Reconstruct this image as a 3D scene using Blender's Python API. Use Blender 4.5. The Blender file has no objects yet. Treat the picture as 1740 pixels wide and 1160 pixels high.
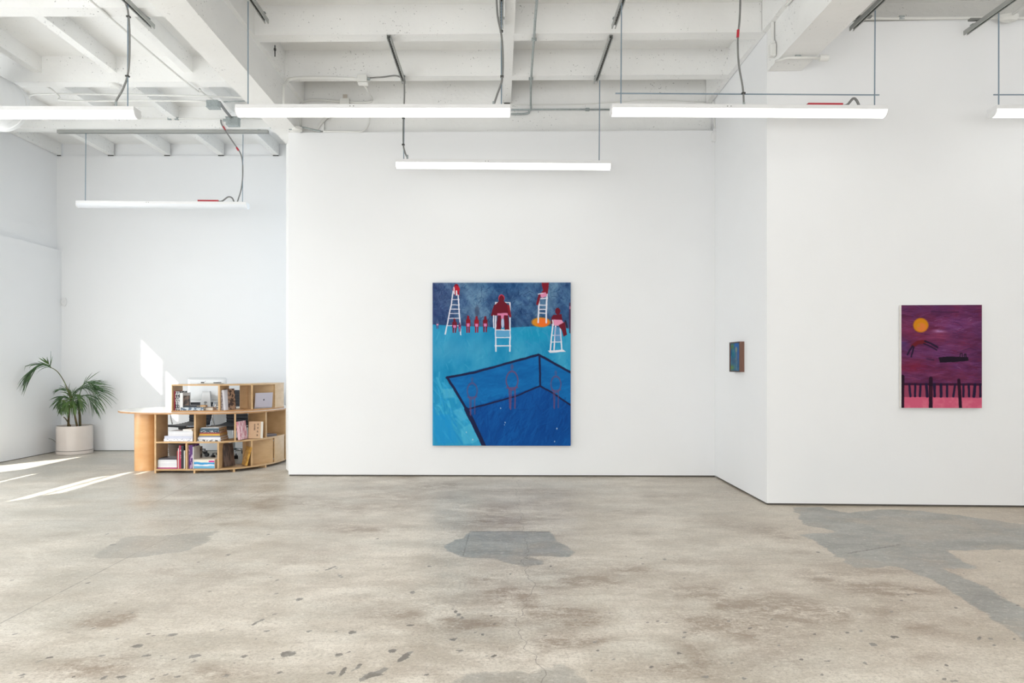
import bpy, bmesh, math, random
import numpy as np
from mathutils import Vector, Matrix, noise
random.seed(7); rng = np.random.default_rng(7)
col = bpy.context.scene.collection
CAMZ = 1.376; F = 1160.0; VX = 847.0; VY = 621.0
PI = math.pi

def W(px, py, Y):            # picture measurement at a known distance -> world
    return Vector(((px-VX)*Y/F, Y, CAMZ-(py-VY)*Y/F))
def G(px, py, z=0.0):        # picture measurement on a level plane -> world x, y
    Y = F*(CAMZ-z)/(py-VY)
    return ((px-VX)*Y/F, Y)
def lin(c):
    c = np.asarray(c, dtype=float)/255.0
    return np.where(c <= 0.04045, c/12.92, ((c+0.055)/1.055)**2.4)

# ------------------------------------------------------------ materials
def newmat(name):
    m = bpy.data.materials.new(name); m.use_nodes = True
    nt = m.node_tree; b = nt.nodes['Principled BSDF']
    return m, nt, b
def mat(name, rgb, rough=0.5, metal=0.0, var=0.0, scale=8.0, bump=0.0, bscale=60.0, stretch=None, coat=0.0, spec=0.5, rgb2=None):
    m, nt, b = newmat(name)
    c = tuple(lin(rgb))+(1,)
    b.inputs['Base Color'].default_value = c
    b.inputs['Roughness'].default_value = rough; b.inputs['Metallic'].default_value = metal
    b.inputs['Specular IOR Level'].default_value = spec
    if coat: b.inputs['Coat Weight'].default_value = coat
    tc = nt.nodes.new('ShaderNodeTexCoord'); mp = nt.nodes.new('ShaderNodeMapping')
    nt.links.new(tc.outputs['Object'], mp.inputs['Vector'])
    if stretch: mp.inputs['Scale'].default_value = stretch
    if var or rgb2 is not None:
        n = nt.nodes.new('ShaderNodeTexNoise'); n.inputs['Scale'].default_value = scale; n.inputs['Detail'].default_value = 6
        nt.links.new(mp.outputs[0], n.inputs['Vector'])
        r = nt.nodes.new('ShaderNodeValToRGB'); nt.links.new(n.outputs['Fac'], r.inputs['Fac'])
        r.color_ramp.elements[0].position = 0.3; r.color_ramp.elements[1].position = 0.7
        if rgb2 is None:
            lo = tuple(x*(1-var) for x in c[:3])+(1,)
        else: lo = tuple(lin(rgb2))+(1,)
        r.color_ramp.elements[0].color = lo; r.color_ramp.elements[1].color = c
        nt.links.new(r.outputs['Color'], b.inputs['Base Color'])
    if bump:
        n2 = nt.nodes.new('ShaderNodeTexNoise'); n2.inputs['Scale'].default_value = bscale; n2.inputs['Detail'].default_value = 4
        nt.links.new(mp.outputs[0], n2.inputs['Vector'])
        bp = nt.nodes.new('ShaderNodeBump'); bp.inputs['Strength'].default_value = bump; bp.inputs['Distance'].default_value = 0.01
        nt.links.new(n2.outputs['Fac'], bp.inputs['Height']); nt.links.new(bp.outputs[0], b.inputs['Normal'])
    return m
def emit(name, rgb, strength):
    m, nt, b = newmat(name)
    b.inputs['Base Color'].default_value = tuple(lin(rgb))+(1,)
    b.inputs['Emission Color'].default_value = tuple(lin(rgb))+(1,)
    b.inputs['Emission Strength'].default_value = strength
    return m
def attrmat(name, attr, rough=0.75, bump=0.15, spec=0.12):
    m, nt, b = newmat(name)
    a = nt.nodes.new('ShaderNodeAttribute'); a.attribute_name = attr
    nt.links.new(a.outputs['Color'], b.inputs['Base Color'])
    b.inputs['Roughness'].default_value = rough; b.inputs['Specular IOR Level'].default_value = spec
    n = nt.nodes.new('ShaderNodeTexNoise'); n.inputs['Scale'].default_value = 90
    bp = nt.nodes.new('ShaderNodeBump'); bp.inputs['Strength'].default_value = bump; bp.inputs['Distance'].default_value = 0.003
    nt.links.new(n.outputs['Fac'], bp.inputs['Height']); nt.links.new(bp.outputs[0], b.inputs['Normal'])
    return m

def concrete_mat(name, rgb, pits=0.5, rough_amt=0.4):
    """painted concrete with small chipped pits"""
    m, nt, b = newmat(name); L = nt.links.new
    tc = nt.nodes.new('ShaderNodeTexCoord')
    n = nt.nodes.new('ShaderNodeTexNoise'); n.inputs['Scale'].default_value = 2.2; n.inputs['Detail'].default_value = 5
    L(tc.outputs['Object'], n.inputs['Vector'])
    v = nt.nodes.new('ShaderNodeTexNoise'); v.inputs['Scale'].default_value = 42; v.inputs['Detail'].default_value = 3; v.inputs['Roughness'].default_value = .7
    L(tc.outputs['Object'], v.inputs['Vector'])
    a = nt.nodes.new('ShaderNodeMath'); a.operation = 'MULTIPLY_ADD'; a.inputs[1].default_value = 0.35
    L(n.outputs['Fac'], a.inputs[0]); L(v.outputs['Fac'], a.inputs[2])
    r = nt.nodes.new('ShaderNodeValToRGB')
    L(a.outputs[0], r.inputs['Fac'])
    r.color_ramp.elements[0].position = 0.85; r.color_ramp.elements[0].color = (0, 0, 0, 1)
    r.color_ramp.elements[1].position = 0.885; r.color_ramp.elements[1].color = (pits, pits, pits, 1)
    n3 = nt.nodes.new('ShaderNodeTexNoise'); n3.inputs['Scale'].default_value = 1.3; n3.inputs['Detail'].default_value = 8
    L(tc.outputs['Object'], n3.inputs['Vector'])
    r3 = nt.nodes.new('ShaderNodeValToRGB'); L(n3.outputs['Fac'], r3.inputs['Fac'])
    c = lin(rgb)
    r3.color_ramp.elements[0].color = tuple(c*.95)+(1,); r3.color_ramp.elements[1].color = tuple(c)+(1,)
    r3.color_ramp.elements[0].position = .35; r3.color_ramp.elements[1].position = .6
    mx = nt.nodes.new('ShaderNodeMixRGB'); L(r.outputs['Color'], mx.inputs['Fac']); L(r3.outputs['Color'], mx.inputs[1])
    mx.inputs[2].default_value = tuple(c*.22)+(1,)
    L(mx.outputs[0], b.inputs['Base Color']); b.inputs['Roughness'].default_value = .6
    b.inputs['Specular IOR Level'].default_value = .3
    n2 = nt.nodes.new('ShaderNodeTexNoise'); n2.inputs['Scale'].default_value = 9; n2.inputs['Detail'].default_value = 6
    L(tc.outputs['Object'], n2.inputs['Vector'])
    bp = nt.nodes.new('ShaderNodeBump'); bp.inputs['Strength'].default_value = rough_amt; bp.inputs['Distance'].default_value = 0.02
    L(n2.outputs['Fac'], bp.inputs['Height']); L(bp.outputs[0], b.inputs['Normal'])
    return m

WALL = mat('white wall paint', (244, 245, 246), .6, var=.015, scale=1.5, bump=.05, bscale=120, spec=.25)
CONC = concrete_mat('painted concrete', (246, 246, 244), .75, .3)
SLABM = concrete_mat('painted slab', (246, 246, 244), .3, .2)
ROUGHC = concrete_mat('rough painted concrete', (214, 213, 209), .9, 1.0)
REVEAL = mat('dark base reveal', (96, 92, 86), .7)
WHITE_METAL = mat('white enamel', (238, 238, 238), .4, var=.02)
LIT = emit('lit diffuser', (255, 255, 252), 1.9)
UNLIT = mat('unlit diffuser', (228, 231, 235), .35)
STEEL = mat('galvanised steel', (176, 184, 184), .45, .3, var=.25, scale=40)
DSTEEL = mat('dark slotted steel', (140, 142, 139), .5, .2, var=.2, scale=30)
ROD = mat('blue grey rod', (135, 152, 165), .45, .4)
def slot_mat():
    m, nt, b = newmat('slotted steel'); L = nt.links.new; N = nt.nodes.new
    tc = N('ShaderNodeTexCoord'); sp = N('ShaderNodeSeparateXYZ'); L(tc.outputs['Object'], sp.inputs[0])
    def mt(op, a, c):
        x = N('ShaderNodeMath'); x.operation = op
        for k_, v in enumerate((a, c)):
            if isinstance(v, (int, float)): x.inputs[k_].default_value = v
            else: L(v, x.inputs[k_])
        return x.outputs[0]
    fx = mt('FRACT', mt('MULTIPLY', sp.outputs['X'], 20), 0); f = mt('MULTIPLY', mt('GREATER_THAN', fx, .45), mt('LESS_THAN', mt('ABSOLUTE', sp.outputs['Y'], 0), .008))
    f = mt('MULTIPLY', f, mt('GREATER_THAN', sp.outputs['Z'], .03))
    mx = N('ShaderNodeMixRGB'); L(f, mx.inputs[0]); mx.inputs[1].default_value = tuple(lin((168, 170, 167)))+(1,); mx.inputs[2].default_value = tuple(lin((60, 60, 58)))+(1,)
    L(mx.outputs[0], b.inputs['Base Color']); b.inputs['Roughness'].default_value = .5; b.inputs['Metallic'].default_value = .25; return m
SLOT = slot_mat()
FLEX = mat('grey flexible cable', (138, 138, 136), .5, .3, var=.1, scale=50)
RED = mat('red ballast', (190, 42, 58), .45)
PIPE = mat('white painted conduit', (232, 232, 228), .5, var=.03)
DARKC = mat('dark slot', (70, 70, 68), .8)
PLY = mat('birch plywood', (212, 176, 130), .42, rgb2=(198, 160, 114), scale=3.0, stretch=(2.5, 2.5, 5), coat=.15)
PLYE = mat('plywood edge', (205, 160, 112), .5, rgb2=(160, 112, 66), scale=18.0, stretch=(.6, .6, 9))
GLARE_TOP = mat('glare-pale table top', (242, 238, 230), .25, var=.02, scale=1.5, coat=.2)  # white glare of window and sun put into the base colour
POTM = mat('cream glazed pot', (224, 214, 206), .25, var=.04, scale=5, coat=.5)
SOIL = mat('soil', (70, 52, 40), .95, var=.4, scale=40)
LEAF = mat('palm leaf', (78, 112, 62), .42, rgb2=(44, 74, 44), scale=12)
LEAF2 = mat('young palm leaf', (96, 124, 58), .45, rgb2=(52, 88, 44), scale=12)
STALK = mat('palm stalk', (112, 128, 70), .5, rgb2=(92, 66, 44), scale=14)
TRUNK = mat('palm stem', (112, 84, 56), .8, rgb2=(70, 84, 44), scale=22)
BLACK = mat('black leather', (34, 36, 42), .6, var=.2, scale=20)
CHROME = mat('polished chrome', (205, 207, 210), .15, 1.0)
RUBBER = mat('black plastic', (28, 28, 30), .5)
ALU = mat('silver aluminium', (196, 198, 200), .32, .6)
ALUW = mat('pale aluminium shell', (214, 217, 219), .3, .25)
PAGES = mat('page block', (232, 226, 214), .8, var=.06, scale=60, stretch=(1, 1, 30))
KRAFT = mat('brown page block', (186, 152, 118), .8, var=.1, scale=60)

# ------------------------------------------------------------ mesh building
class MB:
    def __init__(s): s.bm = bmesh.new()
    def box(s, c, d, rz=0, rx=0, ry=0, bev=0):
        m = Matrix.Translation(Vector(c)) @ Matrix.Rotation(rz, 4, 'Z') @ Matrix.Rotation(ry, 4, 'Y') @ Matrix.Rotation(rx, 4, 'X') @ Matrix.Diagonal(Vector((d[0], d[1], d[2], 1)))
        r = bmesh.ops.create_cube(s.bm, size=1, matrix=m)
        if bev:
            es = {e for v in r['verts'] for e in v.link_edges}
            bmesh.ops.bevel(s.bm, geom=list(es), offset=bev, segments=2, affect='EDGES', profile=.5)
        return s
    def b2(s, x0, x1, y0, y1, z0, z1, bev=0):
        return s.box(((x0+x1)/2, (y0+y1)/2, (z0+z1)/2), (abs(x1-x0), abs(y1-y0), abs(z1-z0)), bev=bev)
    def prism(s, pts, z0, z1):
        n = len(pts)
        a = [s.bm.verts.new((p[0], p[1], z0)) for p in pts]; b = [s.bm.verts.new((p[0], p[1], z1)) for p in pts]
        s.bm.faces.new(a[::-1]); s.bm.faces.new(b)
        for i in range(n): s.bm.faces.new((a[i], a[(i+1) % n], b[(i+1) % n], b[i]))
        return s
    def loft(s, rings, cap=True, closed=True):
        vs = [[s.bm.verts.new(p) for p in r] for r in rings]; n = len(vs[0])
        for i in range(len(vs)-1):
            for j in range(n if closed else n-1):
                s.bm.faces.new((vs[i][j], vs[i][(j+1) % n], vs[i+1][(j+1) % n], vs[i+1][j]))
        if cap: s.bm.faces.new(vs[0][::-1]); s.bm.faces.new(vs[-1])
        return s
    def cyl(s, p0, p1, r, seg=12, r2=None): return s.tube([p0, p1], r, seg, False, r2)
    def tube(s, pts, r, seg=8, smooth=True, r2=None):
        pts = [Vector(p) for p in pts]
        if smooth and len(pts) > 2: pts = catmull(pts, 6)
        rings = []; up = None; N = len(pts)
        for i, p in enumerate(pts):
            t = (pts[min(i+1, N-1)]-pts[max(i-1, 0)]).normalized()
            if up is None:
                up = Vector((0, 0, 1)) if abs(t.z) < .9 else Vector((0, 1, 0))
            u = (up - t*up.dot(t)).normalized(); v = t.cross(u); up = u
            rr = r if r2 is None else r+(r2-r)*i/(N-1)
            rings.append([p+(u*math.cos(2*PI*k/seg)+v*math.sin(2*PI*k/seg))*rr for k in range(seg)])
        return s.loft(rings)
    def lathe(s, prof, c=(0, 0, 0), seg=40, sx=1, sy=1, cap=True):
        rings = [[(c[0]+r*math.cos(2*PI*k/seg)*sx, c[1]+r*math.sin(2*PI*k/seg)*sy, c[2]+z) for k in range(seg)] for r, z in prof]
        return s.loft(rings, cap)
    def build(s, name, m, parent=None, smooth=False, loc=None, auto=False):
        me = bpy.data.meshes.new(name); bmesh.ops.recalc_face_normals(s.bm, faces=s.bm.faces)
        s.bm.to_mesh(me); s.bm.free(); me.materials.append(m)
        if smooth:
            for p in me.polygons: p.use_smooth = True
        if auto:
            me.set_sharp_from_angle(angle=math.radians(35))
        o = bpy.data.objects.new(name, me); col.objects.link(o)
        if parent: o.parent = parent
        if loc: o.location = loc
        return o
def catmull(p, k):
    out = []; n = len(p)
    for i in range(n-1):
        a = p[max(i-1, 0)]; b = p[i]; c = p[i+1]; d = p[min(i+2, n-1)]
        for j in range(k):
            t = j/k
            out.append(.5*((2*b)+(c-a)*t+(2*a-5*b+4*c-d)*t*t+(3*b-a-3*c+d)*t*t*t))
    out.append(p[-1]); return out
def tag(o, label, cat, group=None, kind=None):
    o['label'] = label; o['category'] = cat
    if group: o['group'] = group
    if kind: o['kind'] = kind
    return o
def thing(name, label, cat, loc=(0, 0, 0), rz=0, group=None):
    o = bpy.data.objects.new(name, None); col.objects.link(o); o.empty_display_size = .1
    o.location = loc; o.rotation_euler = (0, 0, rz)
    return tag(o, label, cat, group)
def struct(o, label=None):
    o['kind'] = 'structure'
    if label: o['label'] = label; o['category'] = 'room'
    return o

# ------------------------------------------------------------ room shell
XL = -7.06; YB = 11.03; YF = -4.0; XR = 7.0; ZS = 4.963
GIR = 4.276; BEAM = 4.666; JOI = 4.773
# main back wall (slightly rotated), pier under the girder behind its left end
A = (-2.617, 8.503); B = (2.674, 8.43); C = (2.648, 6.737); D = (6.9, 6.535)
struct(MB().prism([A, B, (2.674, 8.56), (-2.617, 8.56)], .02, 4.277).build('wall_back', WALL), 'white gallery wall carrying the large blue pool painting')
struct(MB().prism([(-2.6, 8.563), (2.75, 8.563), (2.75, 9.0), (-2.79, 9.0), (-2.79, 8.97)], .02, 4.272).b2(-2.48, 2.75, 8.565, 9.0, 4.272, ZS).build('wall_upper_back', CONC), 'white painted wall strip above the drywall, behind the hanging lamps')
struct(MB().prism([C, D, (6.9, 6.75), (2.75, 6.90), (2.75, 8.55), (2.68, 8.55), (2.674, 8.43)], .02, 4.745).build('wall_right', WALL), 'white wall stepping forward at right, carrying the purple painting')
struct(MB().prism([(2.99, 6.80), (6.9, 6.62), (6.9, 6.78), (2.99, 6.92)], 4.70, ZS).build('trim_1', ROUGHC), 'rough grey concrete band above the right wall')
struct(MB().b2(XL-.1, -2.7, YB, YB+.12, .009, 4.765).b2(XL-.1, -2.7, YB+.03, YB+.12, 4.765, ZS).build('wall_far_left', WALL), 'far white wall behind the reception desk')
# left wall, with unseen openings shaped to cast the sun patches
holes = [(7.78, 9.08, .03, .79), (8.34, 8.92, 2.53, 3.13), (7.92, 8.257, 2.35, 3.0),
         (3.45, 4.98, 2.08, 2.215), (3.55, 5.05, 2.235, 2.36), (5.3, 6.79, 1.135, 1.215), (4.55, 4.85, 2.46, 2.53), (3.72, 3.95, 2.47, 2.50)]
ys = sorted({YF, YB} | {h[0] for h in holes} | {h[1] for h in holes}); zs = sorted({.009, 3.23} | {h[2] for h in holes} | {h[3] for h in holes})
mb = MB()
for j in range(len(zs)-1):
    run = None
    for i in range(len(ys)-1):
        yc = (ys[i]+ys[i+1])/2; zc = (zs[j]+zs[j+1])/2
        op = any(h[0] < yc < h[1] and h[2] < zc < h[3] for h in holes)
        if not op and run is None: run = ys[i]
        if op and run is not None: mb.b2(XL-.03, XL, run, ys[i], zs[j], zs[j+1]); run = None
    if run is not None: mb.b2(XL-.03, XL, run, YB, zs[j], zs[j+1])
struct(mb.build('wall_left', WALL), 'white left wall, its lower part')
struct(MB().b2(XL-.16, XL-.08, YF, YB, 3.231, ZS).b2(XL-.08, XL-.03, YF, YB, 3.2, 3.231).build('wall_left_upper', WALL), 'white left wall above the ledge, set back')
struct(MB().b2(XL-.1, XR, YF-.1, YF, 0, ZS).build('wall_front', WALL))
struct(MB().b2(XR-.1, XR, YF, 6.5, 0, ZS).build('wall_right_side', WALL))
struct(MB().b2(XL-.3, XR+.2, YF-.2, YB+.3, ZS, ZS+.1).build('ceiling', SLABM), 'white concrete ceiling slab')
# dark shadow-gap bases
struct(MB().prism([(A[0]+.01, A[1]+.015), (B[0], B[1]+.015), (B[0], 8.55), (A[0]+.01, 8.55)], 0, .02).build('baseboard_back', REVEAL))
struct(MB().prism([(C[0]+.015, C[1]+.015), (6.9, 6.55), (6.9, 6.75), (2.75, 6.89), (2.75, 8.4), (2.69, 8.4)], 0, .02).build('baseboard_right', REVEAL))
struct(MB().b2(XL, -2.8, YB+.01, YB+.1, 0, .009).build('baseboard_far_left', REVEAL))
struct(MB().b2(XL-.1, XL-.012, YF, YB, 0, .009).build('baseboard_left', REVEAL))
# girders
tr = 2
def trim(mb, m=CONC, label=None):
    global tr
    o = struct(mb.build('trim_%d' % tr, m), label); tr += 1; return o
trim(MB().b2(-2.78, -2.48, YF, 11.0, GIR, ZS).b2(-2.48, -2.43, YF, 8.55, BEAM, ZS), CONC, 'deep white girder running back over the end of the main wall')
trim(MB().prism([(2.65, YF), (2.985, YF), (2.985, 6.717), (2.65, 6.735)], GIR, ZS).b2(2.60, 2.65, YF, 6.73, BEAM, ZS).prism([(2.60, 6.74), (2.645, 6.74), (2.668, 8.55), (2.60, 8.55)], BEAM, ZS), CONC, 'deep white girder at right with a chipped lower edge')
for y0, y1 in ((2.85, 3.0), (3.8, 3.95), (4.8, 4.95), (5.79, 5.94), (6.77, 6.92), (7.75, 7.88)):
    # the bay slopes a hair towards the right
    m_ = MB()
    for x0, x1 in ((-2.43, .058), (.156, 2.60)):
        m_.prism([(x0, y0-.012*x0), (x1, y0-.012*x1), (x1, y1-.012*x1), (x0, y1-.012*x0)], BEAM, ZS)
    trim(m_, CONC, 'white concrete cross beam in the middle bay' if y0 > 6 else None)
trim(MB().b2(.058, .156, YF, 8.55, BEAM-.002, ZS), CONC, 'narrow white beam running back along the middle of the ceiling')
trim(MB().b2(.07, .145, 8.535, 8.559, BEAM-.02, BEAM-.004), DARKC)
for y0, y1 in ((3.0, 3.16), (4.64, 4.8), (6.28, 6.44), (7.92, 8.07), (9.46, 9.63)):
    trim(MB().b2(XL-.08, -2.78, y0, y1, BEAM, ZS), CONC, 'white cross beam in the left bay' if y0 > 6 else None)
for i, (x0, x1) in enumerate(((-7.13, -7.06), (-6.31, -6.21), (-5.40, -5.30), (-4.53, -4.43), (-3.645, -3.545))):
    m_ = MB()
    for y0, y1 in ((3.16, 4.64), (4.8, 6.28), (6.44, 7.92), (8.07, 9.46), (9.63, 11.03)): m_.b2(x0, x1, y0, y1, JOI, ZS)
    trim(m_, CONC, 'white ceiling joist of the left bay')
    trim(MB().b2(x0+.005, x1-.005, 11.015, 11.029, JOI-.012, JOI), DARKC)

# ------------------------------------------------------------ floor
def value_noise(X, Y, sc, seed=0):
    r = np.random.default_rng(seed); N = 256; T = r.random((N, N))
    x = X*sc; y = Y*sc; xi = np.floor(x).astype(int); yi = np.floor(y).astype(int); fx = x-xi; fy = y-yi
    fx = fx*fx*(3-2*fx); fy = fy*fy*(3-2*fy)
    g = lambda a, b: T[a % N, b % N]
    return (g(xi, yi)*(1-fx)+g(xi+1, yi)*fx)*(1-fy)+(g(xi, yi+1)*(1-fx)+g(xi+1, yi+1)*fx)*fy
def fbm(X, Y, sc, seed=0, o=4):
    a = 0; w = 0
    for k in range(o): a = a+value_noise(X, Y, sc*2**k, seed+k)*.5**k; w += .5**k
    return a/w
def poly_sd(X, Y, P):
    """signed distance, positive inside"""
    P = [tuple(p) for p in P]; n = len(P); d = np.full(X.shape, 1e9); ins = np.zeros(X.shape, bool)
    for i in range(n):
        x0, y0 = P[i]; x1, y1 = P[(i+1) % n]; ex, ey = x1-x0, y1-y0
        t = np.clip(((X-x0)*ex+(Y-y0)*ey)/(ex*ex+ey*ey+1e-12), 0, 1)
        d = np.minimum(d, np.hypot(X-x0-t*ex, Y-y0-t*ey))
        c = ((y0 > Y) != (y1 > Y)) & (X < (x1-x0)*(Y-y0)/((y1-y0)+1e-12)+x0); ins ^= c
    return np.where(ins, d, -d)
xs = np.concatenate([[-7.4], np.arange(-7.06, 5.6, .02), [6.2, 7.2]])
yy = np.concatenate([[-4.2, -1, 1, 2.2], np.arange(2.7, 11.05, .02), [11.2]])
NX, NY = len(xs), len(yy)
GX, GY = np.meshgrid(xs, yy)
def z1(pts): return [G(560+x/2.9, 780+y/2.9) for x, y in pts]
def z2(pts): return [G(1140+x/2.9, 780+y/2.9) for x, y in pts]
def z0(pts): return [G(x/2.9, 760+y/2.9) for x, y in pts]
wob = (fbm(GX, GY, 3, 11)-.5)*.22+(fbm(GX, GY, 14, 12)-.5)*.12
patches = [z1([(690,355),(1085,357),(1110,405),(1150,425),(1195,455),(1170,478),(960,478),(1050,500),(1040,518),(960,530),(840,500),(820,485),(655,478),(590,450),(580,425),(620,400),(670,390)]),
    z2([(590,235),(740,238),(870,265),(1050,250),(1250,255),(1900,345),(1900,440),(1370,450),(1510,540),(1290,525),(1440,580),(1740,720),(1900,800),(1900,960),(1640,820),(1480,720),(1290,600),(1130,535),(920,530),(800,460),(620,370),(800,355),(680,320)]),
    z1([(600,1100),(700,1050),(1000,1045),(1150,1035),(1250,1080),(1330,1200),(500,1200)]),
    z0([(460,540),(620,440),(1060,415),(930,520),(700,543),(560,550)])]
pw = [1.0, .85, .35, .36]
patch = np.zeros_like(GX); 
for P, w in zip(patches, pw):
    sd = poly_sd(GX, GY, P)+wob*(.3 if w == 1 else .7)
    patch = np.maximum(patch, w*np.clip(sd/.05+.5, 0, 1))
# interior of the right patch is browner
sub = poly_sd(GX, GY, z2([(880,300),(1050,275),(1500,310),(1650,380),(1250,400),(980,340)]))+wob
patch *= 1-.45*np.clip(sub/.1+.5, 0, 1)
brown = np.zeros_like(GX)
def blob(px, py, rx, ry, a):
    global brown
    x, y = G(px, py); sx = rx*y/F; sy = ry*y*y/(F*CAMZ)
    d = ((GX-x)/sx)**2+((GY-y)/sy)**2
    brown = brown+1.9*a*np.exp(-d*1.1)*np.clip(fbm(GX, GY*1.3, 3.5, int(px))*3.2-1.0, 0, 1.3)
for b in [(760,825,40,8,.5),(830,880,70,18,.5),(940,885,60,16,.5),(930,1000,22,8,1.0),(935,1030,40,14,1.0),(970,1050,60,16,1.0),(950,1085,50,16,.9),
          (760,1060,60,9,.8),(840,1060,40,12,.8),(1010,1090,40,14,.7),(900,1110,40,20,.7),(820,985,40,10,.5),(860,1010,40,14,.5),(1010,990,60,12,.5),(1170,1005,60,18,.7),(1250,1035,110,22,.8),
          (1330,1030,90,18,.8),(1380,1045,90,16,.8),(1440,985,80,20,.55),(1520,1000,80,20,.6),(1560,1060,60,24,.5),(1210,1060,60,18,.7),(1180,1090,40,30,.6),(1550,1110,60,16,.5),(1300,905,90,14,.4),
          (170,1052,38,12,1.1),(205,1050,20,12,.9),(50,1095,50,14,.5),(150,1130,90,24,.5),(480,850,50,10,.6),(440,860,40,12,.5),(640,830,60,8,.4),(260,980,30,10,.4),(1690,1000,60,30,.5),(1350,940,30,8,.5),(350,1150,200,30,.35),(800,1140,180,30,.35)]: blob(*b)
for b in [(900,948,120,14,.4),(960,985,90,14,.4),(1120,960,120,14,.35),(700,1042,60,10,.5),(790,1065,60,12,.7),(1220,1000,90,16,.5),(1450,1035,120,16,.5),(1300,1075,120,16,.5),(1130,1130,90,18,.45),(620,900,80,8,.35),(1050,870,100,8,.35),(700,860,90,8,.3),(1100,905,90,8,.35),(1150,845,80,7,.35),(940,858,70,8,.4),(720,845,60,7,.45),(560,860,60,8,.35)]: blob(*b)
brown += .7*np.clip(fbm(GX, GY*1.6, 1.5, 77, 5)*3-1.45, 0, 1)*np.clip((GX+3.2)/1.5, .15, 1)
# chipped dark spots (location, radius) with ragged rims
spot = np.zeros_like(GX)
SP = [(508,1018,7,3),(294,1078,9,3),(234,1097,12,4),(250,1113,9,3),(172,1114,6,2.5),(84,1117,7,3),(332,1114,12,4),(328,1124,5,2),(414,1115,7,3),(452,1072,6,2.5),(525,1072,6,2.5),(576,1112,8,3),(490,1110,15,6),(597,1075,6,3),
      (600,1073,7,3),(667,1105,9,4),(576,1113,6,3),(689,1115,9,4),(701,1006,6,3),(781,1105,6,3),(840,1114,7,3),(827,1115,5,2),(635,1145,18,5),(565,1143,7,4),(208,1150,10,4),(300,1149,7,3),(384,1148,8,3),(122,1150,5,2),(38,1149,5,2),
      (560,1143,6,3),(475,1142,4,3),(192,925,5,2),(182,907,3,1.5),(388,942,4,2),(150,990,5,2),(140,1065,4,2),(226,1040,3,1.5),(467,992,3,1.5),(470,1008,3,1.5),(536,970,3,1.5),(545,977,2,1.2),
      (1484,1095,8,3),(1470,1127,6,3),(1520,1082,8,3),(1376,1092,4,2),(1404,1122,6,2.5),(1275,1067,3,1.5),(1396,1147,5,2.5),(1690,1096,6,2),(1623,1157,7,3),(1390,938,4,1.5),(1154,1109,7,3),(1265,1152,6,3),(1302,1033,3,1.2),
      (640,915,3,1.5),(455,908,4,1.5),(1130,950,4,2),(730,962,4,2),(1005,1047,5,2),(925,1080,4,2),(770,1086,8,2.5),(697,1062,7,2.5),(820,1078,4,2)]
for k in range(260):
    py = random.choice([random.uniform(940, 1160), random.uniform(1040, 1160)]); SP.append((random.uniform(0, 1740), py, random.uniform(.8, 3.2), random.uniform(.7, 1.6)))
for px, py, rx, ry in SP:
    x, y = G(px, py); sx = max(rx*y/F, .008); sy = max(ry*y*y/(F*CAMZ)*.9, .008)
    i0 = np.searchsorted(xs, x-3*sx); i1 = np.searchsorted(xs, x+3*sx); j0 = np.searchsorted(yy, y-3*sy); j1 = np.searchsorted(yy, y+3*sy)
    gx = GX[j0:j1, i0:i1]; gy = GY[j0:j1, i0:i1]
    d = np.sqrt(((gx-x)/sx)**2+((gy-y)/sy)**2)
    v = np.clip(1.35-d, 0, 1)
    spot[j0:j1, i0:i1] = np.maximum(spot[j0:j1, i0:i1], v)
for (a_, b_, c_, d_, w_) in ((612,1155,655,1136,.022),(572,1152,590,1132,.012),(600,1140,612,1128,.010),(676,1124,697,1108,.016),(424,1064,446,1052,.010),(575,975,582,982,.008),(770,1035,785,1050,.008),(1440,940,1530,925,.004),(555,968,570,962,.006)):
    (x0, y0), (x1, y1) = G(a_, b_), G(c_, d_); ex, ey = x1-x0, y1-y0
    t_ = np.clip(((GX-x0)*ex+(GY-y0)*ey)/(ex*ex+ey*ey), 0, 1); dd = np.hypot(GX-x0-t_*ex, GY-y0-t_*ey)/max(w_, .012)
    spot = np.maximum(spot, np.clip(1.35-dd*(1.0+.8*np.abs(t_-.5)), 0, 1))
# crack down the middle: signed distance to a wandering line
cp = [G(560+x/2.9, 780+y/2.9) for x, y in [(920,90),(915,170),(925,210),(940,260),(935,300),(972,350),(960,530),(985,590),(1012,620),(985,650),(992,680),(950,740),(935,770),(945,850),(985,905),(985,945),(1020,980),(1040,1030),(1020,1110)]]
cp.sort(key=lambda p: p[1])
cx = np.interp(GY[:, 0], [p[1] for p in cp], [p[0] for p in cp])
cx = cx+np.interp(GY[:, 0], yy, (value_noise(yy, yy*0, 9, 5)-.5)*.07+(value_noise(yy, yy*0+3, 25, 6)-.5)*.035)
crack = np.clip((GX-cx[:, None])*4+.5, 0, 1)
verts = np.stack([GX, GY, np.zeros_like(GX)], -1).reshape(-1, 3)
ii = np.arange(NX*NY).reshape(NY, NX)
quads = np.stack([ii[:-1, :-1], ii[:-1, 1:], ii[1:, 1:], ii[1:, :-1]], -1).reshape(-1, 4)
def grid_mesh(name, verts, quads, attrs):
    me = bpy.data.meshes.new(name)
    me.vertices.add(len(verts)); me.vertices.foreach_set('co', verts.astype(np.float32).ravel())
    me.loops.add(quads.size); me.loops.foreach_set('vertex_index', quads.astype(np.int32).ravel())
    me.polygons.add(len(quads)); me.polygons.foreach_set('loop_start', np.arange(0, quads.size, 4, dtype=np.int32))
    me.update(calc_edges=True)
    for an, arr in attrs.items():
        a = me.attributes.new(an, 'FLOAT_COLOR', 'POINT'); a.data.foreach_set('color', arr.astype(np.float32).ravel())
    return me
fm = grid_mesh('floor', verts, quads, {'marks': np.stack([patch, np.clip(brown, 0, 1.5), spot, crack], -1).reshape(-1, 4)})
floor = bpy.data.objects.new('floor', fm); col.objects.link(floor); struct(floor, 'worn stained concrete floor with grey repair patches')

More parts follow.
